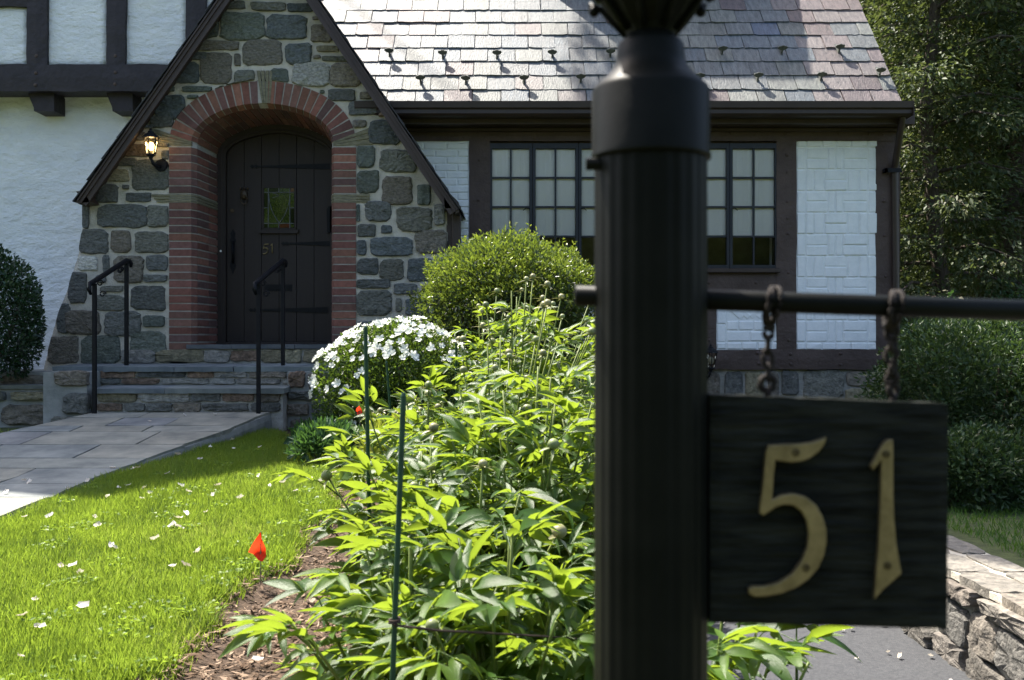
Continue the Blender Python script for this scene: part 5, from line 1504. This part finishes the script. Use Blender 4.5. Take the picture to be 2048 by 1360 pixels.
# ================================================================ PEONIES
def leaflet(bm, M4, L, w, droop, nseg=4, curl=0.25):
    prev = None
    for i in range(nseg + 1):
        s = i / nseg
        ww = w * (math.sin(math.pi * min(1, .08 + .92 * s ** .75)) ** .8) if i not in (nseg,) else 0.001
        x = L * s * (1 - .12 * droop * s); z = -droop * L * s * s * .55
        row = [bm.verts.new(M4 @ Vector((x, -ww / 2, z + curl * ww))), bm.verts.new(M4 @ Vector((x, 0, z))), bm.verts.new(M4 @ Vector((x, ww / 2, z + curl * ww)))]
        if prev:
            bm.faces.new((prev[0], row[0], row[1], prev[1])); bm.faces.new((prev[1], row[1], row[2], prev[2]))
        prev = row
def compound_leaf(seed):
    R = random.Random(seed); bm = bmesh.new()
    pet = R.uniform(.06, .11)
    tube(bm, [Vector((0, 0, 0)), Vector((pet * .6, 0, .01)), Vector((pet, 0, .012))], [.0028, .0024, .0018], 4, cap=False)
    for arm, (yaw, ln) in enumerate(((0, .07), (.85, .045), (-.85, .045))):
        yaw += R.uniform(-.15, .15)
        base = Matrix.Translation((pet, 0, .012)) @ Matrix.Rotation(yaw, 4, 'Z') @ Matrix.Rotation(R.uniform(-.2, .25), 4, 'Y')
        tip = base @ Matrix.Translation((ln, 0, 0))
        tube(bm, [base.translation, tip.translation], [.0016, .0012], 4, cap=False)
        for (y2, sc) in ((0, 1.0), (.75, .8), (-.75, .8)):
            if arm > 0 and R.random() < .12: continue
            m4 = tip @ Matrix.Rotation(y2 + R.uniform(-.15, .15), 4, 'Z') @ Matrix.Rotation(R.uniform(-.25, .3), 4, 'Y') @ Matrix.Rotation(R.uniform(-.55, .55), 4, 'X')
            L = R.uniform(.095, .15) * sc
            leaflet(bm, m4, L, L * R.uniform(.23, .33), R.uniform(.1, 1.0), 5, R.uniform(.1, .4))
    me = bpy.data.meshes.new("leaf"); bm.to_mesh(me); bm.free(); me.materials.append(l_peony)
    me.polygons.foreach_set("use_smooth", [True] * len(me.polygons))
    return me
CLEAF = [compound_leaf(100 + k) for k in range(14)]
def bud_mesh(seed):
    R = random.Random(seed); bm = bmesh.new()
    bmesh.ops.create_uvsphere(bm, u_segments=10, v_segments=7, radius=.0155, matrix=Matrix.Translation((0, 0, .012)) @ Matrix.Diagonal((1, 1, .92, 1)))
    for k in range(4):
        m4 = Matrix.Rotation(k * 1.57 + R.uniform(-.3, .3), 4, 'Z') @ Matrix.Translation((.005, 0, .0)) @ Matrix.Rotation(R.uniform(-.6, .2), 4, 'Y')
        leaflet(bm, m4, R.uniform(.03, .06), .010, .4, 3)
    me = bpy.data.meshes.new("bud"); bm.to_mesh(me); bm.free(); me.materials.append(l_bud)
    me.polygons.foreach_set("use_smooth", [True] * len(me.polygons)); return me
BUD = [bud_mesh(k) for k in range(4)]
def peony(label, x, y, h, spread, ns, seed, droop=.5, buds=.6, leaves=(5, 7), lean=(0, 0), scale=1.0, start=.30, end=.97):
    R = random.Random(seed); gz = ground_z(x, y) + .01
    t = thing("peony_plant", (x, y, gz), label, "peony", "peony plants in the flower bed")
    ns = int(ns * 1.2)
    for i in range(ns):
        a = 2 * math.pi * (i + R.uniform(-.3, .3)) / ns * 2.4
        rr = spread * math.sqrt((i + .5) / ns)
        hh = h * R.uniform(.82, 1.05) * (1 - .22 * (rr / spread) ** 2)
        b = Vector((x + .12 * rr * math.cos(a), y + .12 * rr * math.sin(a), gz))
        tip = Vector((x + rr * math.cos(a) + lean[0] * h, y + rr * math.sin(a) + lean[1] * h, gz + hh))
        mid = b.lerp(tip, .55) + Vector((-.10 * rr * math.cos(a), -.10 * rr * math.sin(a), .06 * hh))
        def at(s): return b * (1 - s) ** 2 + mid * 2 * s * (1 - s) + tip * s * s
        bm = bmesh.new(); tube(bm, [at(s) for s in (0, .2, .4, .6, .8, 1)], [.0052, .0050, .0046, .0040, .0033, .0026], 5)
        bm_obj("stem", bm, l_stem, t, smooth=True)
        nl = R.randint(*leaves) + 1
        for k in range(nl):
            s = start + (end - start) * (k + R.random() * .5) / nl
            p = at(s)
            d = (at(min(1, s + .02)) - at(s - .02)).normalized()
            yaw = a + k * 2.4 + R.uniform(-.5, .5)
            out = Vector((math.cos(yaw), math.sin(yaw), 0)) + Vector((math.cos(a), math.sin(a), 0)) * .35
            elev = R.uniform(.0, 1.05) - droop * (1.1 - s) * R.uniform(.5, 1.3)
            q = out.normalized() * math.cos(elev) + Vector((0, 0, math.sin(elev)))
            q.normalize(); up = Vector((0, 0, 1)); yv = up.cross(q).normalized(); zv = q.cross(yv)
            mw = Matrix.Translation(p) @ Matrix((q, yv, zv)).transposed().to_4x4() @ Matrix.Scale(scale * R.uniform(.62, 1.08) * (1.08 - .35 * s), 4)
            mesh_obj("leaf", R.choice(CLEAF), l_peony, t, mw)
        if R.random() < buds:
            mw = Matrix.Translation(tip) @ (tip - at(.9)).to_track_quat('Z', 'Y').to_matrix().to_4x4() @ Matrix.Scale(R.uniform(.7, 1.15), 4)
            mesh_obj("bud", R.choice(BUD), l_bud, t, mw)
    return t
peony("leafy peony at the front left, its leaves hanging over the mulch", -0.20, 2.02, .52, .26, 11, 1, .7, .1, (6, 8), (-.10, -.05), 1.0, .12)
peony("leafy peony directly in front of the tall green stake", -0.02, 1.95, .55, .26, 11, 2, .6, .15, (6, 8), (-.05, -.05), 1.0, .12)
peony("low leafy peony filling the front of the bed by the stake", -0.10, 2.38, .60, .28, 14, 23, .6, .15, (6, 8), (-.03, -.02), 1.0, .12)
peony("peony whose leaves hang out below the number sign", .33, 1.85, .72, .22, 9, 3, 1.2, .0, (5, 7), (.02, 0), 1.2, .25)
peony("peony beside the stake with the twine, leaves reaching left", -0.22, 2.75, .66, .28, 12, 4, .6, .25, (6, 8), (-.08, 0), .98, .15)
peony("peony close to the lamp post with one tall stem", .04, 2.7, .84, .30, 16, 5, .5, .35, (6, 8), (.02, 0), 1.05, .15)
peony("bushy peony behind the thin dark stake", -0.30, 3.45, .72, .30, 12, 6, .5, .4, (6, 8), (-.06, 0), 1.0, .2)
peony("budding peony in the middle of the bed", -0.06, 3.45, .98, .30, 17, 7, .4, .6, (5, 7), (.12, 0), .95, .2, .86)
peony("peony half hidden by the lamp post", .36, 3.3, 1.0, .26, 13, 8, .4, .6, (5, 7), (.0, 0), 1.0, .25)
peony("tall budding peony left of the middle with three bare bud stems", -0.34, 4.35, .66, .28, 12, 9, .4, .9, (5, 7), (-.02, 0), 0.92, .25, .90)
peony("tall peony full of buds near the lamp post", .00, 4.3, 1.14, .34, 19, 10, .35, .9, (5, 7), (.14, 0), 0.92, .25, .90)
peony("tall peony behind the lamp post", .42, 4.25, 1.1, .28, 11, 11, .35, .9, (5, 7), (.03, 0), 0.92, .25, .90)
peony("far peony in front of the round evergreen shrub", -0.16, 5.2, 1.12, .34, 18, 12, .35, .9, (5, 7), (.14, 0), 0.9, .28, .90)
peony("farthest peony beside the round evergreen shrub", .36, 5.2, 1.15, .30, 14, 13, .35, .9, (5, 7), (.02, 0), 0.9, .28, .90)
peony("small peony between the azalea and the tall peonies", -0.42, 5.35, .58, .20, 9, 14, .4, .5, (5, 6), (0, 0), .95, .3)

# stakes, twine, flags
def stake(label, top, bot, r):
    bm = bmesh.new(); tube(bm, [Vector(bot), Vector(bot).lerp(Vector(top), .5), Vector(top) - Vector((0, 0, .006)), Vector(top)], [r, r, r, r * .6], 8)
    o = bm_obj("garden_stake", bm, m_green_stake, None, smooth=False)
    return tag(o, label, "garden stake", "green garden stakes")
b = W(785, 1360, 1.60); tp = W(807, 785, 1.62)
stake("leaning green stake in front of the peonies with twine tied to it", tp, tp + (b - tp) * 1.5, .0046)
stake("tall upright green stake left of the peonies", W(731, 652, 2.75), (PX(745, 2.78), 2.78, ground_z(-.39, 2.8) - .05), .0056)
stake("thin green stake in front of the azalea", W(773, 722, 4.6), (PX(800, 4.65), 4.65, ground_z(-.5, 4.6) - .05), .0056)
stake("short green stake at the right of the azalea flowers", W(912, 685, 5.3), (PX(916, 5.35), 5.35, ground_z(-.3, 5.3) - .05), .0056)
bm = bmesh.new()
tube(bm, [W(u, v, y) for u, v, y in ((788, 1250, 1.595), (830, 1255, 1.60), (880, 1261, 1.63), (940, 1264, 1.68), (1010, 1268, 1.74), (1080, 1272, 1.8), (1190, 1280, 1.9), (1300, 1275, 2.0))], .0022, 5)
tube(bm, [W(789, 1247, 1.602) + Vector((.009 * math.cos(a), .009 * math.sin(a), .0006 * a)) for a in np.linspace(0, 14, 30)], .0018, 5)
o = bm_obj("garden_twine", bm, m_twine); tag(o, "brown twine strung from the leaning stake through the peony stems", "twine")
def flag(label, pts, Y, gx_, gy_):
    base = (gx_, gy_, ground_z(gx_, gy_))
    t = thing("marker_flag", base, label, "marker flag", "orange marker flags")
    top = W(pts[0][0], pts[0][1], Y)
    bm = bmesh.new(); tube(bm, [Vector(base) - Vector((0, 0, .04)), Vector(base).lerp(top, .6), top], .0020, 5); bm_obj("wire", bm, m_wire, t)
    bm = bmesh.new()
    n = 5
    A = [W(*pts[0], Y).lerp(W(*pts[1], Y), k / n) + Vector((0, -.012 * math.sin(k / n * 3.1), 0)) for k in range(n + 1)]
    B = [W(*pts[3], Y).lerp(W(*pts[2], Y), k / n) + Vector((0, .02 * math.sin(k / n * 4 + .5), 0)) for k in range(n + 1)]
    rows = []
    for k in range(n + 1):
        rows.append([bm.verts.new(A[k].lerp(B[k], j / 4) + Vector((0, -.012 * math.sin(j / 4 * 6.28 + k * .6), 0))) for j in range(5)])
    for r0, r1 in zip(rows, rows[1:]):
        for j in range(4): bm.faces.new((r0[j], r0[j+1], r1[j+1], r1[j]))
    bm_obj("cloth", bm, l_flag, t, smooth=True)
flag("orange red marker flag standing at the edge of the lawn and mulch", ((522, 1063), (497, 1104), (528, 1121), (531, 1112)), 3.5, PX(520, 3.5), 3.5)
flag("small red marker flag in front of the azalea", ((720, 804), (712, 821), (718, 833), (727, 822)), 5.9, PX(720, 5.9), 5.9)

# ================================================================ LAMP POST, ARM, CHAINS, SIGN
DP = 0.667
cx = PX(1301, DP)
pr_ = lambda px: px * DP / F
pz = lambda py: PZ(py, DP)
gz = ground_z(cx, DP)
post = thing("lamp_post", (cx, DP, gz), "dark green black fluted lamp post standing close in front of the camera", "lamp post")
bm = bmesh.new()
nf = 120
def fl_ring(z, R0):
    return [bm.verts.new((cx + (R0 - 0.0006 * (0.5 + 0.5 * math.cos(24 * 2 * math.pi * k / nf))) * math.cos(2 * math.pi * k / nf), DP + (R0 - 0.0006 * (.5 + .5 * math.cos(24 * 2 * math.pi * k / nf))) * math.sin(2 * math.pi * k / nf), z)) for k in range(nf)]
ra, rb = fl_ring(gz - .1, pr_(115)), fl_ring(pz(298), pr_(112))
for k in range(nf): bm.faces.new((ra[k], ra[(k+1) % nf], rb[(k+1) % nf], rb[k]))
bm_obj("shaft", bm, m_post, post)
bm = bmesh.new()
lathe(bm, [(pr_(100), pz(318)), (pr_(119), pz(320)), (pr_(119.5), pz(314)), (pr_(117), pz(306)), (pr_(117), pz(186)), (pr_(112), pz(176)), (pr_(90), pz(156)), (pr_(74), pz(136)), (pr_(68), pz(118)), (pr_(66), pz(92)), (pr_(60), pz(84)), (pr_(48), pz(78)), (pr_(47), pz(70))], (cx, DP), 64)
bm_obj("collar", bm, m_post, post, smooth=True)
bm = bmesh.new(); p = W(1184, 328, DP - .012); tube(bm, [p + Vector((.01, 0, 0)), p + Vector((-.004, 0, 0))], .0042, 8); bm_obj("set_screw", bm, m_post, post)
# lantern head, mostly above the picture
bm = bmesh.new()
lathe(bm, [(pr_(46), pz(74)), (pr_(56), pz(58)), (pr_(78), pz(36)), (pr_(96), pz(14)), (pr_(112), pz(-8)), (pr_(128), pz(-20)), (pr_(140), pz(-24)), (pr_(140), pz(-40)), (pr_(60), pz(-44))], (cx, DP), 8)
bm_obj("lantern_bowl", bm, m_post, post)
bm = bmesh.new()
for k in range(8):
    a = 2 * math.pi * (k + .5) / 8
    pts = [Vector((cx + pr_(r_) * math.cos(a), DP + pr_(r_) * math.sin(a), pz(q))) for r_, q in ((52, 66), (82, 34), (104, 6), (128, -6))]
    tube(bm, pts, .0022, 6)
    bmesh.ops.create_uvsphere(bm, u_segments=8, v_segments=6, radius=.004, matrix=Matrix.Translation((cx + pr_(118) * math.cos(a), DP + pr_(118) * math.sin(a), pz(8))))
bm_obj("bowl_ribs", bm, m_post, post, smooth=True)
bm = bmesh.new()
for k in range(8):
    a = 2 * math.pi * (k) / 8
    tube(bm, [Vector((cx + pr_(136) * math.cos(a), DP + pr_(136) * math.sin(a), pz(-36))), Vector((cx + pr_(190) * math.cos(a), DP + pr_(190) * math.sin(a), pz(-640)))], .004, 6)
bm_obj("lantern_bars", bm, m_post, post)
bm = bmesh.new()
ra = [bm.verts.new((cx + pr_(132) * math.cos(math.pi * k / 4), DP + pr_(132) * math.sin(math.pi * k / 4), pz(-42))) for k in range(8)]
rb = [bm.verts.new((cx + pr_(186) * math.cos(math.pi * k / 4), DP + pr_(186) * math.sin(math.pi * k / 4), pz(-636))) for k in range(8)]
for k in range(8): bm.faces.new((ra[k], ra[(k+1) % 8], rb[(k+1) % 8], rb[k]))
bm_obj("lantern_glass", bm, m_glass, post)
bm = bmesh.new(); lathe(bm, [(pr_(215), pz(-640)), (pr_(210), pz(-660)), (pr_(120), pz(-800)), (pr_(50), pz(-850)), (pr_(20), pz(-900)), (pr_(5), pz(-930))], (cx, DP), 8); bm_obj("lantern_roof", bm, m_post, post)
bm = bmesh.new()
A, B = W(1152, 591, DP), W(2230, 627, DP)
tube(bm, [A - Vector((.001, 0, 0)), A, A.lerp(B, .5), B], [.0055, .0068, .0071, .0071], 20)
arm = bm_obj("cross_arm", bm, m_post, post, smooth=True)
# sign
sg_o = W(1659, 1025, .66)
sign = thing("hanging_sign", sg_o, "dark wooden square sign with brass number 51 hanging from the post arm", "sign")
YS = .655
bm = bmesh.new()
corn = [W(1420, 789, YS), W(1898, 808, YS), W(1896, 1259, YS), W(1421, 1246, YS)]
nx_, nz_ = 24, 24
def bil(u, v):
    t_ = corn[0].lerp(corn[1], u); b_ = corn[3].lerp(corn[2], u); return t_.lerp(b_, v)
gr = [[bm.verts.new(bil(i / nx_, j / nz_) + Vector((0, .0006 * mnoise.noise((i * .25, j * 1.7, 1)) + (.0012 if i in (0, nx_) or j in (0, nz_) else 0), (.0012 * mnoise.noise((i * .6, 5, 5)) if j in (0, nz_) else 0)))) for i in range(nx_ + 1)] for j in range(nz_ + 1)]
for j in range(nz_):
    for i in range(nx_): bm.faces.new((gr[j][i], gr[j][i+1], gr[j+1][i+1], gr[j+1][i]))
bd = gr[0][:] + [gr[j][nx_] for j in range(1, nz_ + 1)] + gr[nz_][nx_ - 1::-1] + [gr[j][0] for j in range(nz_ - 1, 0, -1)]
bb = [bm.verts.new(v.co + Vector((0, .016, 0))) for v in bd]
for k in range(len(bd)): bm.faces.new((bd[k], bd[(k+1) % len(bd)], bb[(k+1) % len(bd)], bb[k]))
bm.faces.new(bb)
bm_obj("board", bm, m_board, sign, smooth=False)
FIVE = [(285,635),(340,632),(400,630),(445,624),(475,614),(497,606),(488,632),(468,658),(440,680),(405,694),(370,698),(330,693),(310,690),(303,760),(299,832),(335,815),(375,810),(420,822),(458,852),(482,895),(495,940),(496,985),(487,1035),(465,1082),(430,1122),(385,1153),(330,1174),(275,1184),(235,1185),(214,1174),(213,1156),(228,1147),(270,1147),(320,1135),(370,1103),(405,1058),(426,1008),(432,960),(425,912),(406,877),(378,855),(345,850),(315,858),(290,875),(268,890),(253,883),(254,860),(268,760),(276,660)]
ONE = [(737,615),(738,700),(738,800),(741,900),(750,1000),(768,1100),(735,1130),(700,1160),(670,1195),(675,1120),(685,1000),(690,880),(694,780),(695,690),(665,725),(656,710),(680,665),(705,625),(722,614)]
def numeral(name, poly, screws):
    Yn = YS - .0062
    pts = [W(1380 + u / 1.8125, 540 + v / 1.8125, Yn) for u, v in poly]
    bm = bmesh.new()
    a = [bm.verts.new(p) for p in pts]; b = [bm.verts.new(p + Vector((0, .0040, 0))) for p in pts]
    f = bm.faces.new(a); bm.faces.new(b[::-1])
    for i in range(len(a)): bm.faces.new((a[i], a[(i+1) % len(a)], b[(i+1) % len(a)], b[i]))
    bmesh.ops.recalc_face_normals(bm, faces=bm.faces)
    bmesh.ops.bevel(bm, geom=list(f.edges), offset=.0010, segments=2, affect='EDGES', profile=.6)
    bmesh.ops.triangulate(bm, faces=[f_ for f_ in bm.faces if len(f_.verts) > 4])
    o = bm_obj(name, bm, m_brass, sign)
    for (u, v) in screws:
        p = W(1380 + u / 1.8125, 540 + v / 1.8125, Yn)
        bm = bmesh.new(); tube(bm, [p + Vector((0, .003, 0)), p + Vector((0, -.0004, 0)), p + Vector((0, -.0006, 0))], [.0027, .0027, .0019], 12); bm_obj("screw", bm, M("screw_brass", (0.04, 0.028, 0.014), (0.12, .09, .04), 300, .5, metallic=.6), o)
        bm = bmesh.new(); tube(bm, [p + Vector((.0004, .001, -.0026)), p + Vector((.0004, .0055, -.0026))], .0012, 6)
        bm_obj("standoff", bm, m_brass, o)
numeral("numeral_five", FIVE, ((383, 662), (420, 1080)))
numeral("numeral_one", ONE, ((711, 668), (716, 1072)))
# chains
def link(bm, c, L, r, w, axis_u, axis_v):
    pts = []
    for k in range(17):
        a = 2 * math.pi * k / 16
        pts.append(c + axis_u * (w * math.cos(a)) + axis_v * (L * math.sin(a)))
    tube(bm, pts, r, 6, cap=False)
def chain(label, x, y0, y1, seq):
    top = W(x, y0, DP)
    t = thing("hanging_chain", top, label, "chain", "rusty chains holding the sign")
    # wrap round the arm
    for k, (dx, tw) in enumerate(((-4, .1), (6, -.15), (1, .4))):
        bm = bmesh.new(); c = W(x + dx, (y0 + y0) / 2 + 1, DP)
        pts = [c + Vector((.0025 * math.sin(a + tw * 3) + (tw * .006) * math.cos(a), .0100 * math.cos(a), .0118 * math.sin(a) - .002)) for a in np.linspace(0, 6.283, 19)]
        tube(bm, pts, .0016, 6, cap=False); bm_obj("link", bm, m_rust, t, smooth=True)
    for (px, py, L, w, ang, r_) in seq:
        bm = bmesh.new(); c = W(px, py, DP + random.uniform(-.001, .001))
        u = Vector((math.cos(ang), math.sin(ang), 0)); v = Vector((random.uniform(-.12, .12), random.uniform(-.1, .1), 1)).normalized()
        link(bm, c, L * DP / F, r_, w * DP / F, u, v); bm_obj("link", bm, m_rust, t, smooth=True)
    bm = bmesh.new(); xe = seq[-1][0]
    tube(bm, [W(xe, y1 - 6, .663), W(xe, y1 + 22, .663)], .0022, 6); bm_obj("eye_screw", bm, m_rust, t)
chain("left rusty chain holding the number sign beside the post", 1541, 603, 788,
      [(1539, 636, 24, 11, .15, .0017), (1537, 664, 14, 9, .2, .0017), (1536, 690, 17, 8, 1.4, .0016), (1536, 718, 19, 10, .1, .0016), (1537, 745, 16, 7, 1.2, .0016), (1535, 767, 14, 15, .05, .0024)])
chain("right rusty chain holding the outer end of the sign", 1783, 611, 800,
      [(1786, 645, 20, 10, .9, .0019), (1784, 664, 17, 10, -.5, .0019), (1786, 688, 17, 11, .8, .0019), (1783, 710, 17, 11, -.6, .0019), (1786, 735, 17, 11, .9, .0019), (1784, 757, 16, 10, -.3, .0019), (1786, 778, 15, 13, .6, .0022)])

# ================================================================ TREES
def conifer(name, label, x, y, h, rad, n_limb, per, seed, zlow=.5, leafL=.10, leafW=.032, mat=None, trunk_r=.16, group="evergreen trees behind the house", droop=.35):
    R = random.Random(seed); gz = ground_z(x, y)
    t = thing(name, (x, y, gz), label, "tree", group)
    bm = bmesh.new()
    pts = [Vector((x + .10 * math.sin(k * 1.3 + seed), y + .10 * math.cos(k * 1.7 + seed), gz - .2 + h * k / 8)) for k in range(9)]
    tube(bm, pts, [trunk_r * (1 - .9 * k / 8) + .012 for k in range(9)], 9); bm_obj("trunk", bm, m_bark, t, smooth=True)
    Ps, Ds, Rn = [], [], []
    lb = bmesh.new()
    for i in range(n_limb):
        f = (i + R.random()) / n_limb
        z0 = gz + zlow + (h - zlow) * f ** .9
        a = i * 2.399 + R.uniform(-.4, .4)
        L = rad * (1 - .75 * f) * R.uniform(.6, 1.15) * (0.75 + .25 * min(1, f * 6))
        dv = np.array([math.cos(a), math.sin(a), .18 - .25 * (1 - f)])
        tube(lb, [Vector((x, y, z0)), Vector((x + dv[0] * L * .5, y + dv[1] * L * .5, z0 + dv[2] * L * .5 + .05)), Vector((x + dv[0] * L * .95, y + dv[1] * L * .95, z0 + dv[2] * L - droop * L * .3))], [.035 * (1 - .6 * f), .02, .006], 5, cap=False)
        # side sprays grouped in clumps
        ncl = max(6, int(L * 10))
        for c_ in range(ncl):
            s = R.uniform(.05, 1.0)
            cc = np.array([x, y, z0]) + dv * L * s + np.array([0, 0, -droop * L * .3 * s * s])
            side = np.array([-dv[1], dv[0], 0]) * R.uniform(-.42, .42) * L * (1.15 - s)
            cc = cc + side + np.array([0, 0, R.uniform(-.12, .08)])
            m_ = int(per * 1.25 * R.uniform(.5, 1.4))
            sp = rng.normal(size=(m_, 3)) * np.array([.17, .17, .075]) * (0.7 + .25 * L)
            Ps.append(cc + sp)
            dd = sp * np.array([3, 3, 1]) + dv * .5 + np.array([0, 0, -.35]) + rng.normal(size=(m_, 3)) * .35
            Ds.append(dd); Rn.append(np.clip(rng.random(m_) * .55 + R.random() * .5 - .05, 0, 1))
    bm_obj("limbs", lb, m_bark, t, smooth=True)
    P = np.concatenate(Ps); D = np.concatenate(Ds); rn = np.concatenate(Rn)
    n = len(P)
    leaf_cloud("foliage", P, D, rng.normal(size=(n, 3)) * .6 + np.array([0, 0, 1]), rng.uniform(leafL * .6, leafL * 1.3, n), rng.uniform(leafW * .6, leafW * 1.4, n), mat or l_conifer, t, rnd=rn)
    return t
conifer("cedar_tree", "olive green cedar with a pale slender trunk right behind the house corner", 5.35, 12.6, 11, 1.9, 90, 34, 1, .6, .095, .034, trunk_r=.10)
conifer("cedar_tree", "tall bright green cedar rising at the top right", 6.65, 14.0, 13, 2.1, 100, 34, 2, .6, .105, .036, trunk_r=.13)
conifer("cedar_tree", "dark cedar with a thick trunk at the right edge", 6.75, 13.2, 12, 1.8, 64, 34, 3, 2.4, .10, .034, trunk_r=.22)
conifer("cedar_tree", "dense cedar close behind the roof edge", 5.2, 16.2, 14, 2.2, 66, 32, 4, .8, .11, .036, trunk_r=.16)
conifer("cedar_tree", "cedar deep in the shade between the other trees", 7.6, 17.5, 14, 2.4, 66, 30, 5, .6, .12, .04, trunk_r=.18)
conifer("cedar_tree", "cedar standing outside the right edge of the lawn", 8.9, 14.8, 12, 2.2, 56, 28, 6, .8, .12, .04, trunk_r=.16)
conifer("cedar_tree", "tall cedar far behind the others", 6.3, 21, 15, 2.8, 66, 26, 7, .4, .15, .05, trunk_r=.2)
conifer("cedar_tree", "tall cedar far behind at the right", 10.0, 20.5, 15, 2.8, 66, 24, 8, .4, .15, .05, trunk_r=.2)
leafy("understory_shrub", "leafy green shrub below the cedars beside the house", (4.75, 11.4, 1.15), (.8, .7, .75), ground_z(4.7, 11.4), 9000, l_hosta, .06, .026, .3, 51, .6, -.9, .2)
leafy("understory_shrub", "leafy green shrub below the cedars at the right edge", (6.4, 11.6, 1.3), (1.0, .8, .95), ground_z(6.4, 11.6), 11000, l_hosta, .06, .026, .3, 52, .6, -.9, .2)
# far wood
n = 110000
P = np.stack([rng.uniform(3, 30, n), rng.uniform(22.5, 29, n), .5 + 15 * rng.random(n) ** .9], 1)
P[:, 1] += np.array([2.5 * mnoise.noise((p[0] * .4, p[2] * .4, 2)) for p in P])
o = leaf_cloud("woodland", P, rand_unit(n), rand_unit(n), rng.uniform(.22, .42, n), rng.uniform(.12, .22, n), l_conifer, None)
tag(o, "distant wood closing the view behind the garden", "wood", kind="stuff")

# unseen tree added behind the left wing; its crown shades driveway and side lawn
t = thing("added_shade_tree", (-9.0, 17.0, ground_z(-9, 17)), "unseen tree added behind the left wing to shade the driveway", "tree")
bm = bmesh.new(); tube(bm, [Vector((-9, 17, .5)), Vector((-9.1, 17, 6)), Vector((-8.9, 16.9, 11)), Vector((-8.6, 16.6, 15))], [.35, .3, .22, .16], 10); bm_obj("trunk", bm, m_bark, t, smooth=True)
bm = bmesh.new(); tube(bm, [Vector((-8.7, 16.7, 14)), Vector((-6.5, 14.6, 15.4)), Vector((-3.7, 12.3, 16))], [.05, .022, .010], 7); bm_obj("limb", bm, m_bark, t, smooth=True)
l_oak = LEAF("oak_leaf", [(0.03, 0.06, 0.015), (0.06, 0.11, 0.02)], (0.15, 0.25, 0.03), 0.3, 0.5, 0.3)
for (cc, rr_, nn) in (((-3.62, 12.2, 16.0), (.85, 1.75, 1.6), 9000), ((-9.5, 17.5, 16.5), (2.6, 2.6, 2.6), 6000)):
    P = rand_unit(nn) * (rng.random((nn, 1)) ** .4) * np.array(rr_) + np.array(cc)
    leaf_cloud("crown", P, rand_unit(nn), rand_unit(nn), rng.uniform(.12, .22, nn), rng.uniform(.08, .14, nn), l_oak, t)
# trees across the street, behind the viewer: they show in the window glass
for k, (x, y, h, rr_) in enumerate(((-9, -13, 4.6, 3.2), (-3.2, -15, 5.2, 3.6), (3.6, -14, 4.8, 3.4), (10, -14, 5.2, 3.8), (-15, -10, 5, 3.6))):
    nm = ("leftmost", "second", "middle", "fourth", "far left")[k]
    t = thing("street_tree", (x, y, 0.05), nm + " round leafy tree across the street behind the viewer", "tree", "trees across the street")
    bm = bmesh.new(); tube(bm, [Vector((x, y, -.1)), Vector((x, y, h * .6)), Vector((x + .2, y, h))], [.25, .2, .1], 9); bm_obj("trunk", bm, m_bark, t, smooth=True)
    P, Nv, kk = ellipsoid_points(5500, (x, y, h), (rr_, rr_, rr_ * .95), .5, -.9, .3, k)
    leaf_cloud("crown", P, Nv + rand_unit(len(P)), Nv + rand_unit(len(P)) * .6, rng.uniform(.25, .45, len(P)), rng.uniform(.16, .28, len(P)), l_oak, t)
